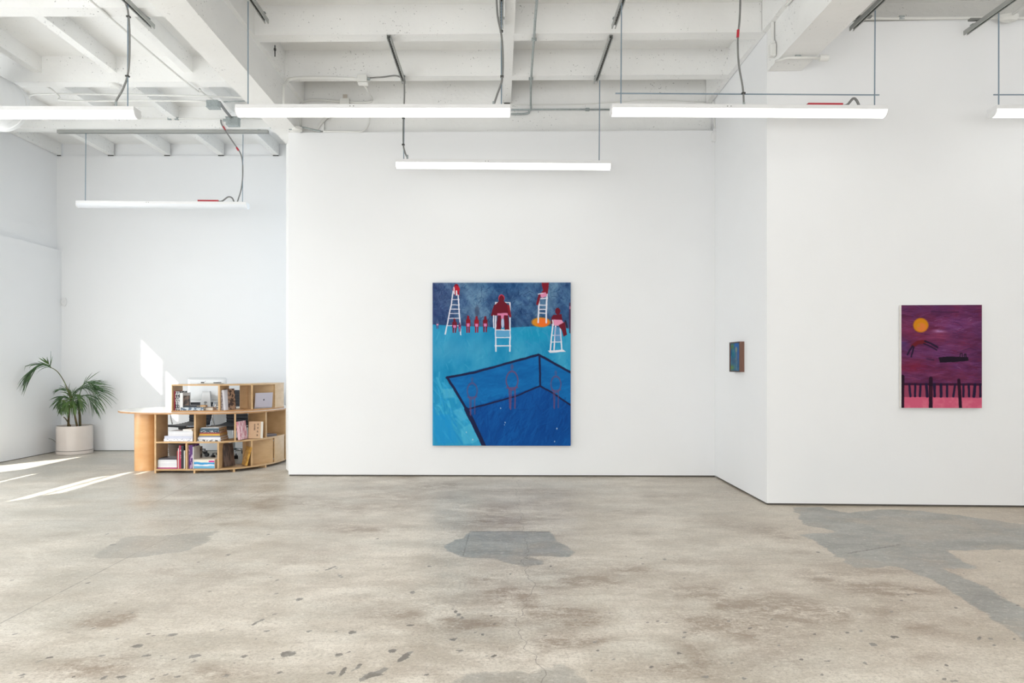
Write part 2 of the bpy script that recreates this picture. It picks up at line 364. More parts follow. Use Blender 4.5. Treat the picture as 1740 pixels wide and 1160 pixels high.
def floor_material():
    m, nt, b = newmat('worn concrete floor'); L = nt.links.new; N = nt.nodes.new
    geo = N('ShaderNodeTexCoord'); at = N('ShaderNodeAttribute'); at.attribute_name = 'marks'
    sep = N('ShaderNodeSeparateColor'); L(at.outputs['Color'], sep.inputs[0])
    def mp(scale, src=None):
        n = N('ShaderNodeMapping'); n.inputs['Scale'].default_value = scale; L(geo.outputs['Object'], n.inputs[0]); return n.outputs[0]
    def nz(vec, sc, det=6, rough=.6):
        n = N('ShaderNodeTexNoise'); n.inputs['Scale'].default_value = sc; n.inputs['Detail'].default_value = det; n.inputs['Roughness'].default_value = rough
        L(vec, n.inputs['Vector']); return n.outputs['Fac']
    def ramp(f, p0, p1, c0=(0, 0, 0, 1), c1=(1, 1, 1, 1)):
        r = N('ShaderNodeValToRGB'); L(f, r.inputs[0]); e = r.color_ramp.elements
        e[0].position = p0; e[1].position = p1; e[0].color = c0; e[1].color = c1; return r.outputs[0]
    def mix(f, a, c, mode='MIX'):
        x = N('ShaderNodeMixRGB'); x.blend_type = mode
        for s, v in ((x.inputs[0], f), (x.inputs[1], a), (x.inputs[2], c)):
            if hasattr(v, 'is_linked') or hasattr(v, 'node'): L(v, s)
            elif isinstance(v, (int, float)): s.default_value = v
            else: s.default_value = tuple(lin(v))+(1,)
        return x.outputs[0]
    def math_(op, a, c=0.0, clamp=False):
        x = N('ShaderNodeMath'); x.operation = op; x.use_clamp = clamp
        for s, v in ((x.inputs[0], a), (x.inputs[1], c)):
            if isinstance(v, (int, float)): s.default_value = v
            else: L(v, s)
        return x.outputs[0]
    iso = mp((1, 1, 1)); flat = mp((.75, 1.1, 1))
    big = nz(iso, .55, 5); med = nz(flat, 2.2, 8, .65); fine = nz(iso, 60, 4, .8); strk = nz(mp((1, 2.2, 1)), 3.5, 8, .75)
    base = mix(ramp(med, .38, .62), (168, 158, 143), (204, 196, 184))
    base = mix(math_('MULTIPLY', ramp(nz(mp((.7, 1.6, 1)), 1.1, 7, .7), .45, .7), .5), base, (182, 180, 170))
    base = mix(math_('MULTIPLY', ramp(nz(mp((.9, 1.6, 1)), 8, 7, .8), .52, .68), .35), base, (150, 138, 122))
    # cooler grey on the left of the room, warmer in the right foreground
    sx = N('ShaderNodeSeparateXYZ'); L(geo.outputs['Object'], sx.inputs[0])
    left = N('ShaderNodeMapRange'); left.inputs['From Min'].default_value = -1.2; left.inputs['From Max'].default_value = -4.2; L(sx.outputs['X'], left.inputs['Value'])
    lf = math_('MULTIPLY', left.outputs[0], ramp(big, .3, .65))
    base = mix(math_('MULTIPLY', lf, .8), base, (154, 154, 148))
    rgt = N('ShaderNodeMapRange'); rgt.inputs['From Min'].default_value = 1.0; rgt.inputs['From Max'].default_value = 4.5; L(sx.outputs['X'], rgt.inputs['Value'])
    base = mix(math_('MULTIPLY', rgt.outputs[0], .6), base, (172, 157, 136))
    base = mix(math_('MULTIPLY', ramp(strk, .50, .68), .38), base, (140, 128, 112))
    # brown stains
    br = math_('MULTIPLY', math_('MINIMUM', sep.outputs['Green'], 1.1), ramp(math_('ADD', math_('MULTIPLY', nz(mp((1, 1.6, 1)), 5, 8, .8), 1.0), math_('MULTIPLY', fine, .25)), .50, .68), True)
    base = mix(math_('MULTIPLY', br, .72), base, (116, 95, 74))
    # repair patches
    pt = math_('ADD', sep.outputs['Red'], math_('MULTIPLY', math_('SUBTRACT', nz(iso, 9, 6, .7), .5), .25))
    pc = mix(ramp(nz(mp((1, 1.8, 1)), 2.6, 8, .75), .38, .62), (112, 114, 111), (146, 147, 142))
    pc = mix(math_('MULTIPLY', ramp(nz(iso, 1.6, 6, .7), .5, .62), .5), pc, (150, 138, 122))
    base = mix(math_('MULTIPLY', ramp(pt, .18, .55), .85), base, pc)
    edge = math_('MULTIPLY', ramp(pt, .20, .34), math_('SUBTRACT', 1.0, ramp(pt, .34, .5)))
    base = mix(math_('MULTIPLY', edge, .22), base, (112, 108, 100))
    # fine speckle
    base = mix(math_('MULTIPLY', ramp(fine, .49, .62), .38), base, (110, 100, 88))
    base = mix(math_('MULTIPLY', ramp(nz(iso, 26, 5, .8), .54, .66), .30), base, (222, 215, 203))
    base = mix(math_('MULTIPLY', ramp(nz(mp((1.2, 2, 1)), 15, 6, .8), .54, .64), .34), base, (136, 124, 108))
    base = mix(math_('MULTIPLY', ramp(nz(mp((1, 1, 1)), 130, 2, .9), .56, .68), .30), base, (104, 95, 84))
    # chips
    sp = math_('ADD', sep.outputs['Blue'], math_('MULTIPLY', math_('SUBTRACT', nz(iso, 30, 6, .85), .5), 1.7))
    sp = math_('MULTIPLY', ramp(sp, .42, .52), ramp(sep.outputs['Blue'], .02, .12))
    base = mix(math_('MULTIPLY', sp, .85), base, mix(ramp(nz(iso, 12, 2), .45, .55), (84, 78, 72), (116, 112, 106)))
    # centre crack and sawn joints
    ck = math_('ABSOLUTE', math_('SUBTRACT', at.outputs['Alpha'], .5))
    ck = math_('ADD', ck, math_('MULTIPLY', nz(iso, 7, 3), .012))
    lines = ramp(ck, .008, .018, (1, 1, 1, 1), (0, 0, 0, 1))
    base = mix(math_('MULTIPLY', lines, .62), base, (88, 80, 72))
    def joint(p, q, w=.006, a=.5, y0=None, y1=None):
        nonlocal base
        d = Vector((q[0]-p[0], q[1]-p[1])).normalized(); n = (-d.y, d.x)
        v = N('ShaderNodeVectorMath'); v.operation = 'DOT_PRODUCT'; L(geo.outputs['Object'], v.inputs[0]); v.inputs[1].default_value = (n[0], n[1], 0)
        dist = math_('ABSOLUTE', math_('SUBTRACT', v.outputs['Value'], n[0]*p[0]+n[1]*p[1]))
        t = N('ShaderNodeVectorMath'); t.operation = 'DOT_PRODUCT'; L(geo.outputs['Object'], t.inputs[0]); t.inputs[1].default_value = (d.x, d.y, 0)
        t0 = d.x*p[0]+d.y*p[1]; t1 = d.x*q[0]+d.y*q[1]
        rng_ = math_('MULTIPLY', math_('GREATER_THAN', t.outputs['Value'], t0), math_('LESS_THAN', t.outputs['Value'], t1))
        f = math_('MULTIPLY', ramp(dist, w*.4, w, (1, 1, 1, 1), (0, 0, 0, 1)), rng_)
        f = math_('MULTIPLY', f, ramp(nz(iso, 6, 4), .3, .5))
        base = mix(math_('MULTIPLY', f, a), base, (92, 86, 78))
    joint(G(0, 1059), G(218, 946), .006, .6)
    joint(G(218, 946), G(480, 820), .006, .35)
    joint(G(255, 857), G(330, 820), .007, .4)
    joint(G(0, 884), G(345, 884), .01, .3)
    joint(G(0, 929), G(215, 949), .01, .0)
    joint(G(798, 902.5), G(934, 903.2), .012, .85)
    joint(G(787, 944), G(798, 902.5), .006, .6)
    joint(G(1360, 900), G(1740, 1060), .004, .0)
    base = mix(1.0, base, (0, 0, 0), 'MULTIPLY'); base.node.inputs[2].default_value = (1.29, 1.30, 1.31, 1)
    L(base, b.inputs['Base Color'])
    rr = ramp(med, .3, .75, (.30, .30, .30, 1), (.52, .52, .52, 1))
    L(rr, b.inputs['Roughness']); b.inputs['Specular IOR Level'].default_value = .5
    bp = N('ShaderNodeBump'); bp.inputs['Strength'].default_value = .12; bp.inputs['Distance'].default_value = .004
    L(math_('SUBTRACT', fine, sp), bp.inputs['Height']); L(bp.outputs[0], b.inputs['Normal'])
    return m
fm.materials.append(floor_material())

# ------------------------------------------------------------ hanging linear lamps
def bar_profile(x):
    """cross-section of lens at station x (local), half round bottom"""
    pts = []
    for k in range(13):
        a = PI*k/12; pts.append((x, -.062*math.cos(a), -.055*math.sin(a)))
    return pts
def lamp(xc, Y, z, label, lit=True, tilt=0.0, yaw=0.0, rods=(), rodtop=4.63, L=2.438, cable=None, red=None, clips=(), crossrod=None, bands=()):
    t = thing('pendant_strip_light', label, 'ceiling light', (xc, Y, z), yaw, None)
    t.rotation_euler = (0, tilt, yaw)
    h = L/2
    MB().b2(-h, h, -.066, .066, 0, .036, .004).build('housing', WHITE_METAL, t)
    MB().loft([bar_profile(-h+.008), bar_profile(h-.008)]).build('diffuser', LIT if lit else UNLIT, t, True, auto=True)
    for s in (-1, 1):
        r1 = [(s*(h-.006), y*1.04, zz*1.04) for _, y, zz in bar_profile(0)]; r2 = [(s*(h+.004), y*1.04, zz*1.04) for _, y, zz in bar_profile(0)]
        MB().loft([r1, r2]).build('end_cap', WHITE_METAL, t)
    for rx in rods:
        MB().cyl((rx-xc, 0, .034), (rx-xc, 0, rodtop-z), .0055, 8).build('suspension_rod', ROD, t)
    for cxp in (-.20, -.17): MB().cyl((cxp, -.0662, .017), (cxp, -.0670, .017), .0045, 8).build('screw', DARKC, t)
    if crossrod:
        x0, x1, zc = crossrod
        MB().cyl((x0-xc, .012, zc-z), (x1-xc, .012, zc-z), .006, 8).build('cross_rod', ROD, t)
    if cable:
        MB().tube([(p[0]-xc, p[1]-Y, p[2]-z) for p in cable], .009, 8).build('power_cable', FLEX, t, True)
        e = cable[-1]; MB().cyl((e[0]-xc, e[1]-Y, e[2]-z-.015), (e[0]-xc, e[1]-Y, e[2]-z+.03), .011, 10).build('cable_connector', STEEL, t)
    for cx_, cz_ in clips: MB().box((cx_-xc, 0, cz_-z), (.03, .03, .012)).build('cable_tie', DARKC, t)
    for a, b_ in bands:
        MB().tube([(p[0]-xc, p[1]-Y, p[2]-z) for p in (a, b_)], .0125, 8).build('cable_band', RED, t)
    if red:
        x0, x1, xa = red
        MB().b2(x0-xc, x1-xc, -.03, .03, .037, .066, .002).build('ballast_box', RED, t)
        MB().tube([(x1-xc, 0, .05), (x1-xc+.05, 0, .06), ((x1+xa)/2-xc+.02, 0, .115), (xa-xc-.03, 0, .10), (xa-xc, 0, .036)], .011, 8).build('flexible_whip', FLEX, t, True)
    return t
def wx(px, Y): return (px-VX)*Y/F
def wz(py, Y): return CAMZ-(py-VY)*Y/F
Y1 = 6.15; Y2 = 6.105; Y3 = 6.09; YK = 7.77; YL = 9.545
lamp(-4.47, Y1, 3.655, 'lit strip light at the upper left, cut off by the left edge of the picture', rods=(wx(217, Y1), -5.3), tilt=.002,
     cable=[(wx(203, Y1), Y1, 4.955), (wx(207, Y1), Y1, wz(-10, Y1)), (wx(217, Y1), Y1, wz(18, Y1)), (wx(222, Y1), Y1-.02, wz(70, Y1)), (wx(218, Y1), Y1, wz(120, Y1)), (wx(210, Y1), Y1, wz(148, Y1)), (wx(198, Y1), Y1, wz(170, Y1)), (wx(197, Y1), Y1, wz(178, Y1))],
     clips=((wx(218, Y1), wz(28, Y1)), (wx(216.5, Y1), wz(129, Y1))))
lamp(-1.113, Y2, 3.655, 'lit strip light left of the red-boxed one, in front of the main wall', rods=(wx(421.5, Y2), wx(852, Y2)),
     cable=[(wx(840, Y2), Y2, 4.955), (wx(843, Y2), Y2, wz(-12, Y2)), (wx(846, Y2), Y2, wz(30, Y2)), (wx(852, Y2), Y2-.01, wz(60, Y2)), (wx(854.5, Y2), Y2-.01, wz(100, Y2)), (wx(853, Y2), Y2, wz(135, Y2)), (wx(845, Y2), Y2, wz(160, Y2)), (wx(839, Y2), Y2, wz(178, Y2))],
     clips=((wx(852, Y2), wz(53, Y2)), (wx(853, Y2), wz(130, Y2))))
lamp(2.222, Y3, 3.655-.008, 'lit strip light with a red box on top, hanging in front of the right corner', tilt=.0062, rods=(wx(1055, Y3), wx(1486, Y3)), rodtop=4.60,
     cable=[(wx(1258, Y3), Y3, 4.955), (wx(1257, Y3), Y3, wz(-12, Y3)), (wx(1256, Y3), Y3, wz(30, Y3)), (wx(1253, Y3), Y3, wz(70, Y3)), (wx(1255, Y3), Y3, wz(110, Y3)), (wx(1262, Y3), Y3, wz(150, Y3)), (wx(1264, Y3), Y3, wz(180, Y3))],
     red=(wx(1371, Y3), wx(1430, Y3), wx(1461, Y3)), crossrod=(wx(1046, Y3), wx(1495, Y3), wz(159, Y3)), clips=((wx(1263, Y3), wz(158.5, Y3)),), bands=(((wx(1253.6, Y3), Y3, wz(51, Y3)), (wx(1252.8, Y3), Y3, wz(64, Y3))),))
lamp(5.64, 6.12, 3.655, 'lit strip light cut off by the right edge of the picture', rods=(wx(1697, 6.12), 6.6), rodtop=4.56, crossrod=(wx(1690, 6.12), 6.8, wz(160, 6.12)))
lamp(.054, YK, 3.665, 'lit strip light hanging closest to the main wall, centred above the blue painting', tilt=.0075, rods=(wx(686, YK), wx(1018, YK)),
     cable=[(wx(685, YK), YK, wz(132, YK)), (wx(686.5, YK), YK-.01, wz(160, YK)), (wx(685, YK), YK, wz(205, YK)), (wx(685, YK), YK, wz(245, YK)), (wx(688, YK), YK, wz(260, YK)), (wx(692, YK), YK, wz(269, YK))], clips=((wx(685, YK), wz(247, YK)), (wx(685, YK), wz(202, YK))))
lamp(wx(277, YL), YL, 3.625, 'unlit white strip light hanging in front of the far left wall', lit=False, tilt=.008, rods=(wx(145, YL), wx(412, YL)), rodtop=4.615, L=2.37,
     red=(wx(337, YL), wx(372, YL), wx(398, YL)),
     cable=[(wx(379, YL), YL-.1, wz(205, YL)), (wx(381, YL), YL-.1, wz(216, YL)), (wx(396, YL), YL-.06, wz(240, YL)), (wx(409, YL), YL, wz(262, YL)), (wx(412, YL), YL, wz(290, YL)), (wx(410, YL), YL, wz(318, YL)), (wx(404, YL), YL, wz(340, YL)), (wx(402, YL), YL, wz(350, YL))],
     bands=(((wx(382.5, YL), YL-.095, wz(218, YL)), (wx(386, YL), YL-.085, wz(224, YL))), ((wx(402.5, YL), YL-.03, wz(250.5, YL)), (wx(405.5, YL), YL-.02, wz(255.5, YL)))))
# slotted steel channels the lamps hang from
def strut(p0, p1, label, g=None):
    p0 = Vector(p0); p1 = Vector(p1); d = (p1-p0); L_ = d.length; rz = math.atan2(d.y, d.x)
    t = thing('strut_channel', label, 'steel channel', p0, rz, g)
    pr = [(-.02, 0), (-.02, .04), (.02, .04), (.02, 0), (.010, 0), (.010, .003), (.0165, .003), (.0165, .0365), (-.0165, .0365), (-.0165, .003), (-.010, .003), (-.010, 0)]
    MB().loft([[(0, a, b) for a, b in pr], [(L_, a, b) for a, b in pr]]).build('channel', SLOT, t)
    MB().b2(L_-.14, L_-.10, -.03, .03, .0405, .045).build('mounting_bracket', STEEL, t)
    return t
strut((-3.33, 3.2, 4.62), (-3.33, 6.58, 4.62), 'dark slotted channel above the upper left strip light')
strut((-2.20, 3.2, 4.62), (-2.20, 6.48, 4.62), 'dark slotted channel along the right side of the left girder')
strut((.027, 3.2, 4.62), (.027, 6.58, 4.62), 'slotted channel under the narrow middle beam')
strut((1.11, 3.2, 4.62), (1.11, 6.58, 4.62), 'slotted channel above the left end of the red-boxed strip light')
strut((1.118, 6.78, 4.62), (1.118, 7.87, 4.62), 'slotted channel above the right end of the wall-side strip light')
strut((-1.09, 6.78, 4.62), (-1.09, 7.87, 4.62), 'slotted channel above the left end of the wall-side strip light')
strut((3.34, 3.2, 4.54), (3.34, 6.46, 4.54), 'dark slotted channel beside the right girder')
strut((4.46, 3.2, 4.53), (4.46, 6.52, 4.53), 'dark slotted channel nearest the right edge of the picture')
strut((wx(98, YL), YL, 4.622), (wx(456, YL), YL, 4.622), 'long level grey channel above the unlit strip light')

# ------------------------------------------------------------ conduits and boxes
def conduit(pts, label, r=.011, m=PIPE, smooth=True, name='conduit', cat='conduit', clips=()):
    o = MB().tube(pts, r, 8, smooth).build(name, m, None, True)
    tag(o, label, cat)
    for c in clips:
        cc = MB().box(c, (.05, .02, .035)).build('pipe_clip', STEEL, o)
    return o
zb = 4.652
conduit([(.345, 3, zb), (.345, 6.0, zb), (.357, 6.9, zb), (.375, 7.84, zb), (.40, 8.45, zb-.02), (.405, 8.535, zb-.07), (wx(900, 8.54), 8.54, wz(188, 8.54)), (wx(895, 8.54), 8.54, wz(193, 8.54)), (wx(868, 8.54), 8.54, wz(194, 8.54))],
        'grey conduit running under the middle beams and down to the back wall', .012, STEEL, True, clips=((.357, 6.86, zb+.004), (.372, 7.8, zb+.004)))
conduit([(wx(860, 8.54), 8.54, wz(186.5, 8.54)), (wx(950, 8.54), 8.54, wz(186, 8.54)), (wx(1045, 8.54), 8.54, wz(186, 8.54))], 'dark straight conduit on the wall between two strip lights', .011, STEEL, False, clips=((wx(998, 8.54), 8.54, wz(186, 8.54)),))
conduit([(wx(870, 8.545), 8.545, wz(178, 8.545)), (wx(985, 8.545), 8.545, wz(177, 8.545)), (wx(1060, 8.545), 8.545, wz(172, 8.545)), (wx(1110, 8.545), 8.545, wz(170, 8.545)), (wx(1200, 8.545), 8.545, wz(173, 8.545))], 'thin white cable sagging along the top of the back wall', .007, PIPE)
# left corner of the middle bay
conduit([(wx(483, 7.6), 7.6, wz(188, 7.6)), (wx(482, 7.6), 7.6, wz(150, 7.6)), (wx(485, 7.62), 7.66, wz(137, 7.6)), (wx(500, 7.7), 7.7, wz(133, 7.7)), (wx(560, 7.7), 7.7, wz(132, 7.7)), (wx(612, 7.7), 7.7, wz(135, 7.7))], 'white conduit bending off the girder to the white junction box', .018, PIPE)
t = thing('junction_box', 'white junction box under the rear cross beam', 'electrical box', (wx(616, 7.72), 7.72, wz(140, 7.72)))
MB().b2(-.055, .055, -.04, .04, .0, .075, .006).build('box_body', PIPE, t); MB().b2(-.05, .065, -.03, .03, -.03, 0, .01).build('box_cover', PIPE, t); MB().cyl((.055, 0, .04), (.085, 0, .04), .018).build('connector', STEEL, t)
conduit([(wx(624, 7.72), 7.72, wz(132.5, 7.72)), (wx(650, 7.72), 7.72, wz(131, 7.72)), (wx(672, 7.72), 7.72, wz(128.5, 7.72)), (wx(684, 7.72), 7.72, wz(133, 7.72))], 'short grey flexible cable from the white junction box to the hanging rod', .009, FLEX)
conduit([(wx(616, 7.75), 7.8, wz(141, 7.8)), (wx(628, 8.3), 8.3, wz(160, 8.3)), (wx(632, 8.54), 8.54, wz(168, 8.54)), (wx(628, 8.54), 8.54, wz(173, 8.54)), (wx(610, 8.54), 8.54, wz(174, 8.54)), (wx(590, 8.54), 8.54, wz(173, 8.54)), (wx(560, 8.54), 8.54, wz(171, 8.54)), (wx(525, 8.54), 8.54, wz(170, 8.54)), (wx(512, 8.54), 8.54, wz(178, 8.54)), (wx(511, 8.54), 8.54, wz(214, 8.54))], 'white conduit looping from the junction box along the back wall', .014, PIPE)
t = thing('switch_box', 'white wall box with a beige tag above it, behind the near strip light', 'electrical box', (wx(586, 8.53), 8.53, wz(172, 8.53)))
MB().b2(-.06, .06, -.03, .03, -.045, .03, .004).build('box_body', PIPE, t); MB().b2(-.03, .025, .02, .03, .035, .095).build('tag_plate', mat('beige tag', (205, 196, 186), .7), t)
conduit([(wx(539, 8.49), 8.47, wz(222, 8.47)), (wx(545, 8.5), 8.5, wz(210, 8.5)), (wx(556, 8.53), 8.53, wz(199, 8.53)), (wx(575, 8.54), 8.54, wz(193, 8.54)), (wx(620, 8.54), 8.54, wz(190, 8.54))], 'white conduit curving up from the left top of the drywall', .02, PIPE)
conduit([(wx(549, 8.47), 8.47, wz(223, 8.47)), (wx(600, 8.47), 8.47, wz(223.5, 8.47)), (wx(615, 8.47), 8.47, wz(223, 8.47)), (wx(625, 8.48), 8.48, wz(214, 8.48)), (wx(628, 8.5), 8.5, wz(200, 8.5)), (wx(628, 8.54), 8.54, wz(188, 8.54))], 'white conduit lying on top of the drywall and turning up', .011, PIPE)
conduit([(wx(459, 8.40), 8.40, wz(216.5, 8.4)), (wx(490, 8.40), 8.40, wz(217, 8.4)), (wx(512, 8.40), 8.40, wz(216, 8.4)), (wx(530, 8.41), 8.42, wz(220, 8.42)), (wx(545, 8.43), 8.43, wz(223, 8.43))], 'thin pale conduit crossing below the left girder', .011, STEEL)
t = thing('junction_box', 'round white junction box at the top left of the main wall', 'electrical box', (wx(505, 8.38), 8.38, wz(223, 8.38)))
MB().lathe([(.045, 0), (.062, .01), (.062, .045), (.04, .05)], seg=20).build('box_body', PIPE, t, True, auto=True); MB().cyl((-.06, 0, .03), (-.10, 0, .03), .016).build('connector', STEEL, t)
tag(MB().b2(wx(540, 8.54), wx(551, 8.54), 8.52, 8.56, wz(223, 8.54), wz(180, 8.54)).build('wall_block', CONC), 'small white post standing on the drywall top by the curving conduit', 'block')
MBs = MB().cyl((-2.39, 7.3, 4.68), (-2.39, 7.3, 4.80), .006).cyl((-2.39, 7.3, 4.745), (-2.39, 7.3, 4.765), .013)
tag(MBs.build('hanger_bolt', DARKC), 'dark bolt hanging beside the left girder', 'bolt')
# left bay pipework
yp = 8.4
conduit([(wx(50, yp), yp, wz(167, yp)), (wx(68, yp), yp, wz(160, yp)), (wx(200, yp), yp, wz(160.5, yp)), (wx(330, yp), yp, wz(163, yp)), (wx(414, yp), yp, wz(166, yp))], 'upper thin white pipe crossing the left bay', .012, PIPE)
conduit([(wx(22, yp-.1), yp-.1, wz(149, yp-.1)), (wx(85, yp), yp-.1, wz(152, yp)), (wx(100, yp), yp, wz(163, yp)), (wx(113, yp), yp, wz(171, yp)), (wx(250, yp), yp, wz(171, yp)), (wx(350, yp), yp, wz(172, yp))], 'white pipe with a double bend beside the round duct', .011, PIPE)
conduit([(wx(380, yp), yp, wz(173, yp)), (wx(417, yp), yp, wz(171.5, yp))], 'short thin conduit right of the upper galvanised box', .006, STEEL, False)
yq = 9.40
conduit([(wx(55, yq), yq, wz(200, yq)), (wx(220, yq), yq, wz(201, yq)), (wx(385, yq), yq, wz(202, yq)), (wx(450, yq), yq, wz(202, yq))], 'long thin pipe below the white pipes in the left bay', .009, PIPE, False, clips=((wx(288, yq), yq, wz(201.5, yq)), (wx(300, yq), yq, wz(201.5, yq))))
conduit([(-3.66, 4.0, 4.655), (-3.66, 6.4, 4.655), (wx(330, 8.05), 8.02, wz(149, 8.02)), (wx(336, 8.05), 8.1, wz(151, 8.1)), (wx(345, 8.4), 8.4, wz(158, 8.4)), (wx(360, 8.4), 8.44, wz(170, 8.44))], 'thin white conduit running diagonally to the galvanised box', .010, PIPE)
t = thing('junction_box', 'upper galvanised junction box in the left bay', 'electrical box', (wx(363, 8.4), 8.4, wz(179, 8.4)))
MB().b2(-.07, .07, -.05, .05, -.03, .05, .004).build('box_body', STEEL, t); MB().b2(-.075, .075, -.055, .055, -.036, -.03).build('box_cover', STEEL, t)
t = thing('junction_box', 'lower galvanised junction box, above the unlit strip light', 'electrical box', (wx(396, 9.1), 9.1, wz(208, 9.1)))
MB().b2(-.08, .08, -.05, .05, -.05, .055, .004).build('box_body', STEEL, t); MB().b2(-.085, .085, -.055, .055, .055, .062).build('box_cover', STEEL, t); MB().cyl((-.08, 0, .03), (-.13, 0, .03), .018).build('connector', STEEL, t)
conduit([(wx(373, 8.45), 8.45, wz(174, 8.45)), (wx(383, 8.7), 8.7, wz(188, 8.7)), (wx(392, 9.05), 9.05, wz(199, 9.05))], 'short flexible conduit joining the two galvanised boxes', .018, FLEX)
t = thing('smoke_detector', 'small round detector on the ceiling of the left bay', 'smoke detector', (wx(195, 8.0), 8.0, 4.63))
MB().lathe([(.05, 0), (.065, .012), (.065, .034)], seg=24).build('detector_body', PIPE, t, True, auto=True)
DUCT = mat('painted duct', (232, 233, 233), .75, var=.02, spec=.2)
# spiral duct
Yd = 7.85; sc = F/Yd; dx, dz, dr = (8-VX)/sc, CAMZ+(VY-181)/sc, 41/sc
t = thing('spiral_duct', 'thick round white duct entering at the upper left edge', 'air duct', (dx, Yd, dz))
n = 44; rings = []
for k in range(200):
    y = -4.2*(1-k/199); rr = dr+(.006 if (k % 6) == 0 else 0)
    rings.append([(rr*math.cos(2*PI*i/n), y, rr*math.sin(2*PI*i/n)) for i in range(n)])
MB().loft(rings).build('duct_tube', DUCT, t, True, auto=True)
MB().loft([[((dr+.012)*math.cos(2*PI*i/n), y, (dr+.012)*math.sin(2*PI*i/n)) for i in range(n)] for y in (-.05, .004)]).build('end_collar', DUCT, t, True, auto=True)
# right girder pipework
Yg = 6.52
conduit([(2.63, 6.55, 4.95), (2.63, 6.55, 4.6), (2.63, 6.55, 4.36)], 'white pipe dropping down the face of the right girder', .017, PIPE, False)
t = thing('junction_box', 'white elbow box on the lower edge of the right girder', 'electrical box', (2.622, 6.52, wz(86, 6.52)))
MB().b2(-.035, .022, -.03, .03, -.06, .06, .008).build('box_body', PIPE, t)
MB().cyl((0, 0, .06), (0, 0, .085), .024).build('connector', PIPE, t)
Yh = 6.38
conduit([(2.63, Yh+.1, 4.262), (2.70, Yh, 4.252), (3.04, Yh, 4.25)], 'white pipe crossing under the right girder', .014, PIPE, False, clips=((2.80, Yh, 4.262),))
t = thing('pipe_cap', 'white capped fitting at the end of the pipe under the right girder', 'pipe fitting', (3.03, Yh, 4.25))
MB().cyl((-.03, 0, 0), (.05, 0, .0), .03, 16).build('cap_body', PIPE, t, True, auto=True)
conduit([(2.63, 6.52, wz(24, 6.5)), (2.625, 6.40, wz(15, 6.4)), (2.63, 6.2, wz(6, 6.2)), (2.63, 5.9, 4.66), (2.63, 5.5, 4.68)], 'white branch pipe slanting off the girder pipe', .012, PIPE)
# back right: sensor and cable near the corner
t = thing('wall_sensor', 'white sensor box with a cable at the top right corner of the main wall', 'sensor', (wx(1215, 8.4), 8.405, wz(232, 8.4)))
MB().b2(-.036, .036, -.03, .03, -.06, .06, .01).build('sensor_body', WHITE_METAL, t); MB().b2(-.02, .02, -.02, .02, .06, .10, .006).build('sensor_neck', WHITE_METAL, t)
MB().tube([(0, 0, .09), (0, .02, .2), (-.01, .04, .45)], .01).build('sensor_cable', PIPE, t, True)
MB().tube([(.03, 0, -.03), (.05, .0, .05), (.04, .01, .12), (.015, .02, .19)], .007).build('loose_cable', PIPE, t, True)
# pipe and boxes along the top of the right wall
conduit([(3.10, 6.69, wz(31.5, 6.69)), (3.9, 6.655, wz(30, 6.64)), (4.6, 6.61, wz(29.5, 6.6)), (6.5, 6.53, wz(30, 6.5))], 'white conduit along the top of the right wall', .014, PIPE, False, clips=((wx(1532, 6.65), 6.65, wz(30, 6.65)),))
t = thing('junction_box', 'white oval junction box at the top right of the right wall', 'electrical box', (wx(1714, 6.52), 6.52, wz(32, 6.52)))
MB().lathe([(.06, -.02), (.085, 0), (.085, .03), (.05, .045)], seg=24, sx=1.1, sy=.6).build('box_body', PIPE, t, True, auto=True)
conduit([(wx(1722, 6.45), 6.45, wz(24, 6.45)), (wx(1735, 6.3), 6.3, wz(14, 6.3)), (wx(1760, 6.1), 6.1, wz(0, 6.1))], 'white pipe slanting away from the oval junction box', .012, PIPE)
for px, yb in ((1462, 6.3), (1658, 6.35)):
    tag(MB().b2(wx(px, yb)-.06, wx(px, yb)+.10, yb-.02, yb+.02, 4.585, 4.60).build('channel_bracket', DSTEEL), 'dark bracket across the channel beside the %s' % ('right girder' if px < 1500 else 'right edge of the picture'), 'bracket')
# thermostat
t = thing('wall_thermostat', 'small white oval device on the far left wall near the corner', 'thermostat', (wx(108, YB-.02), YB-.002, wz(513, YB)))
MB().lathe([(.045, 0), (.045, .018), (.035, .028)], seg=28, sx=1, sy=1.55).build('device_body', WHITE_METAL, t, True, auto=True).rotation_euler = (PI/2, 0, 0)
MB().lathe([(.010, .0285), (.009, .030)], seg=14).build('dial', UNLIT, t).rotation_euler = (PI/2, 0, 0)

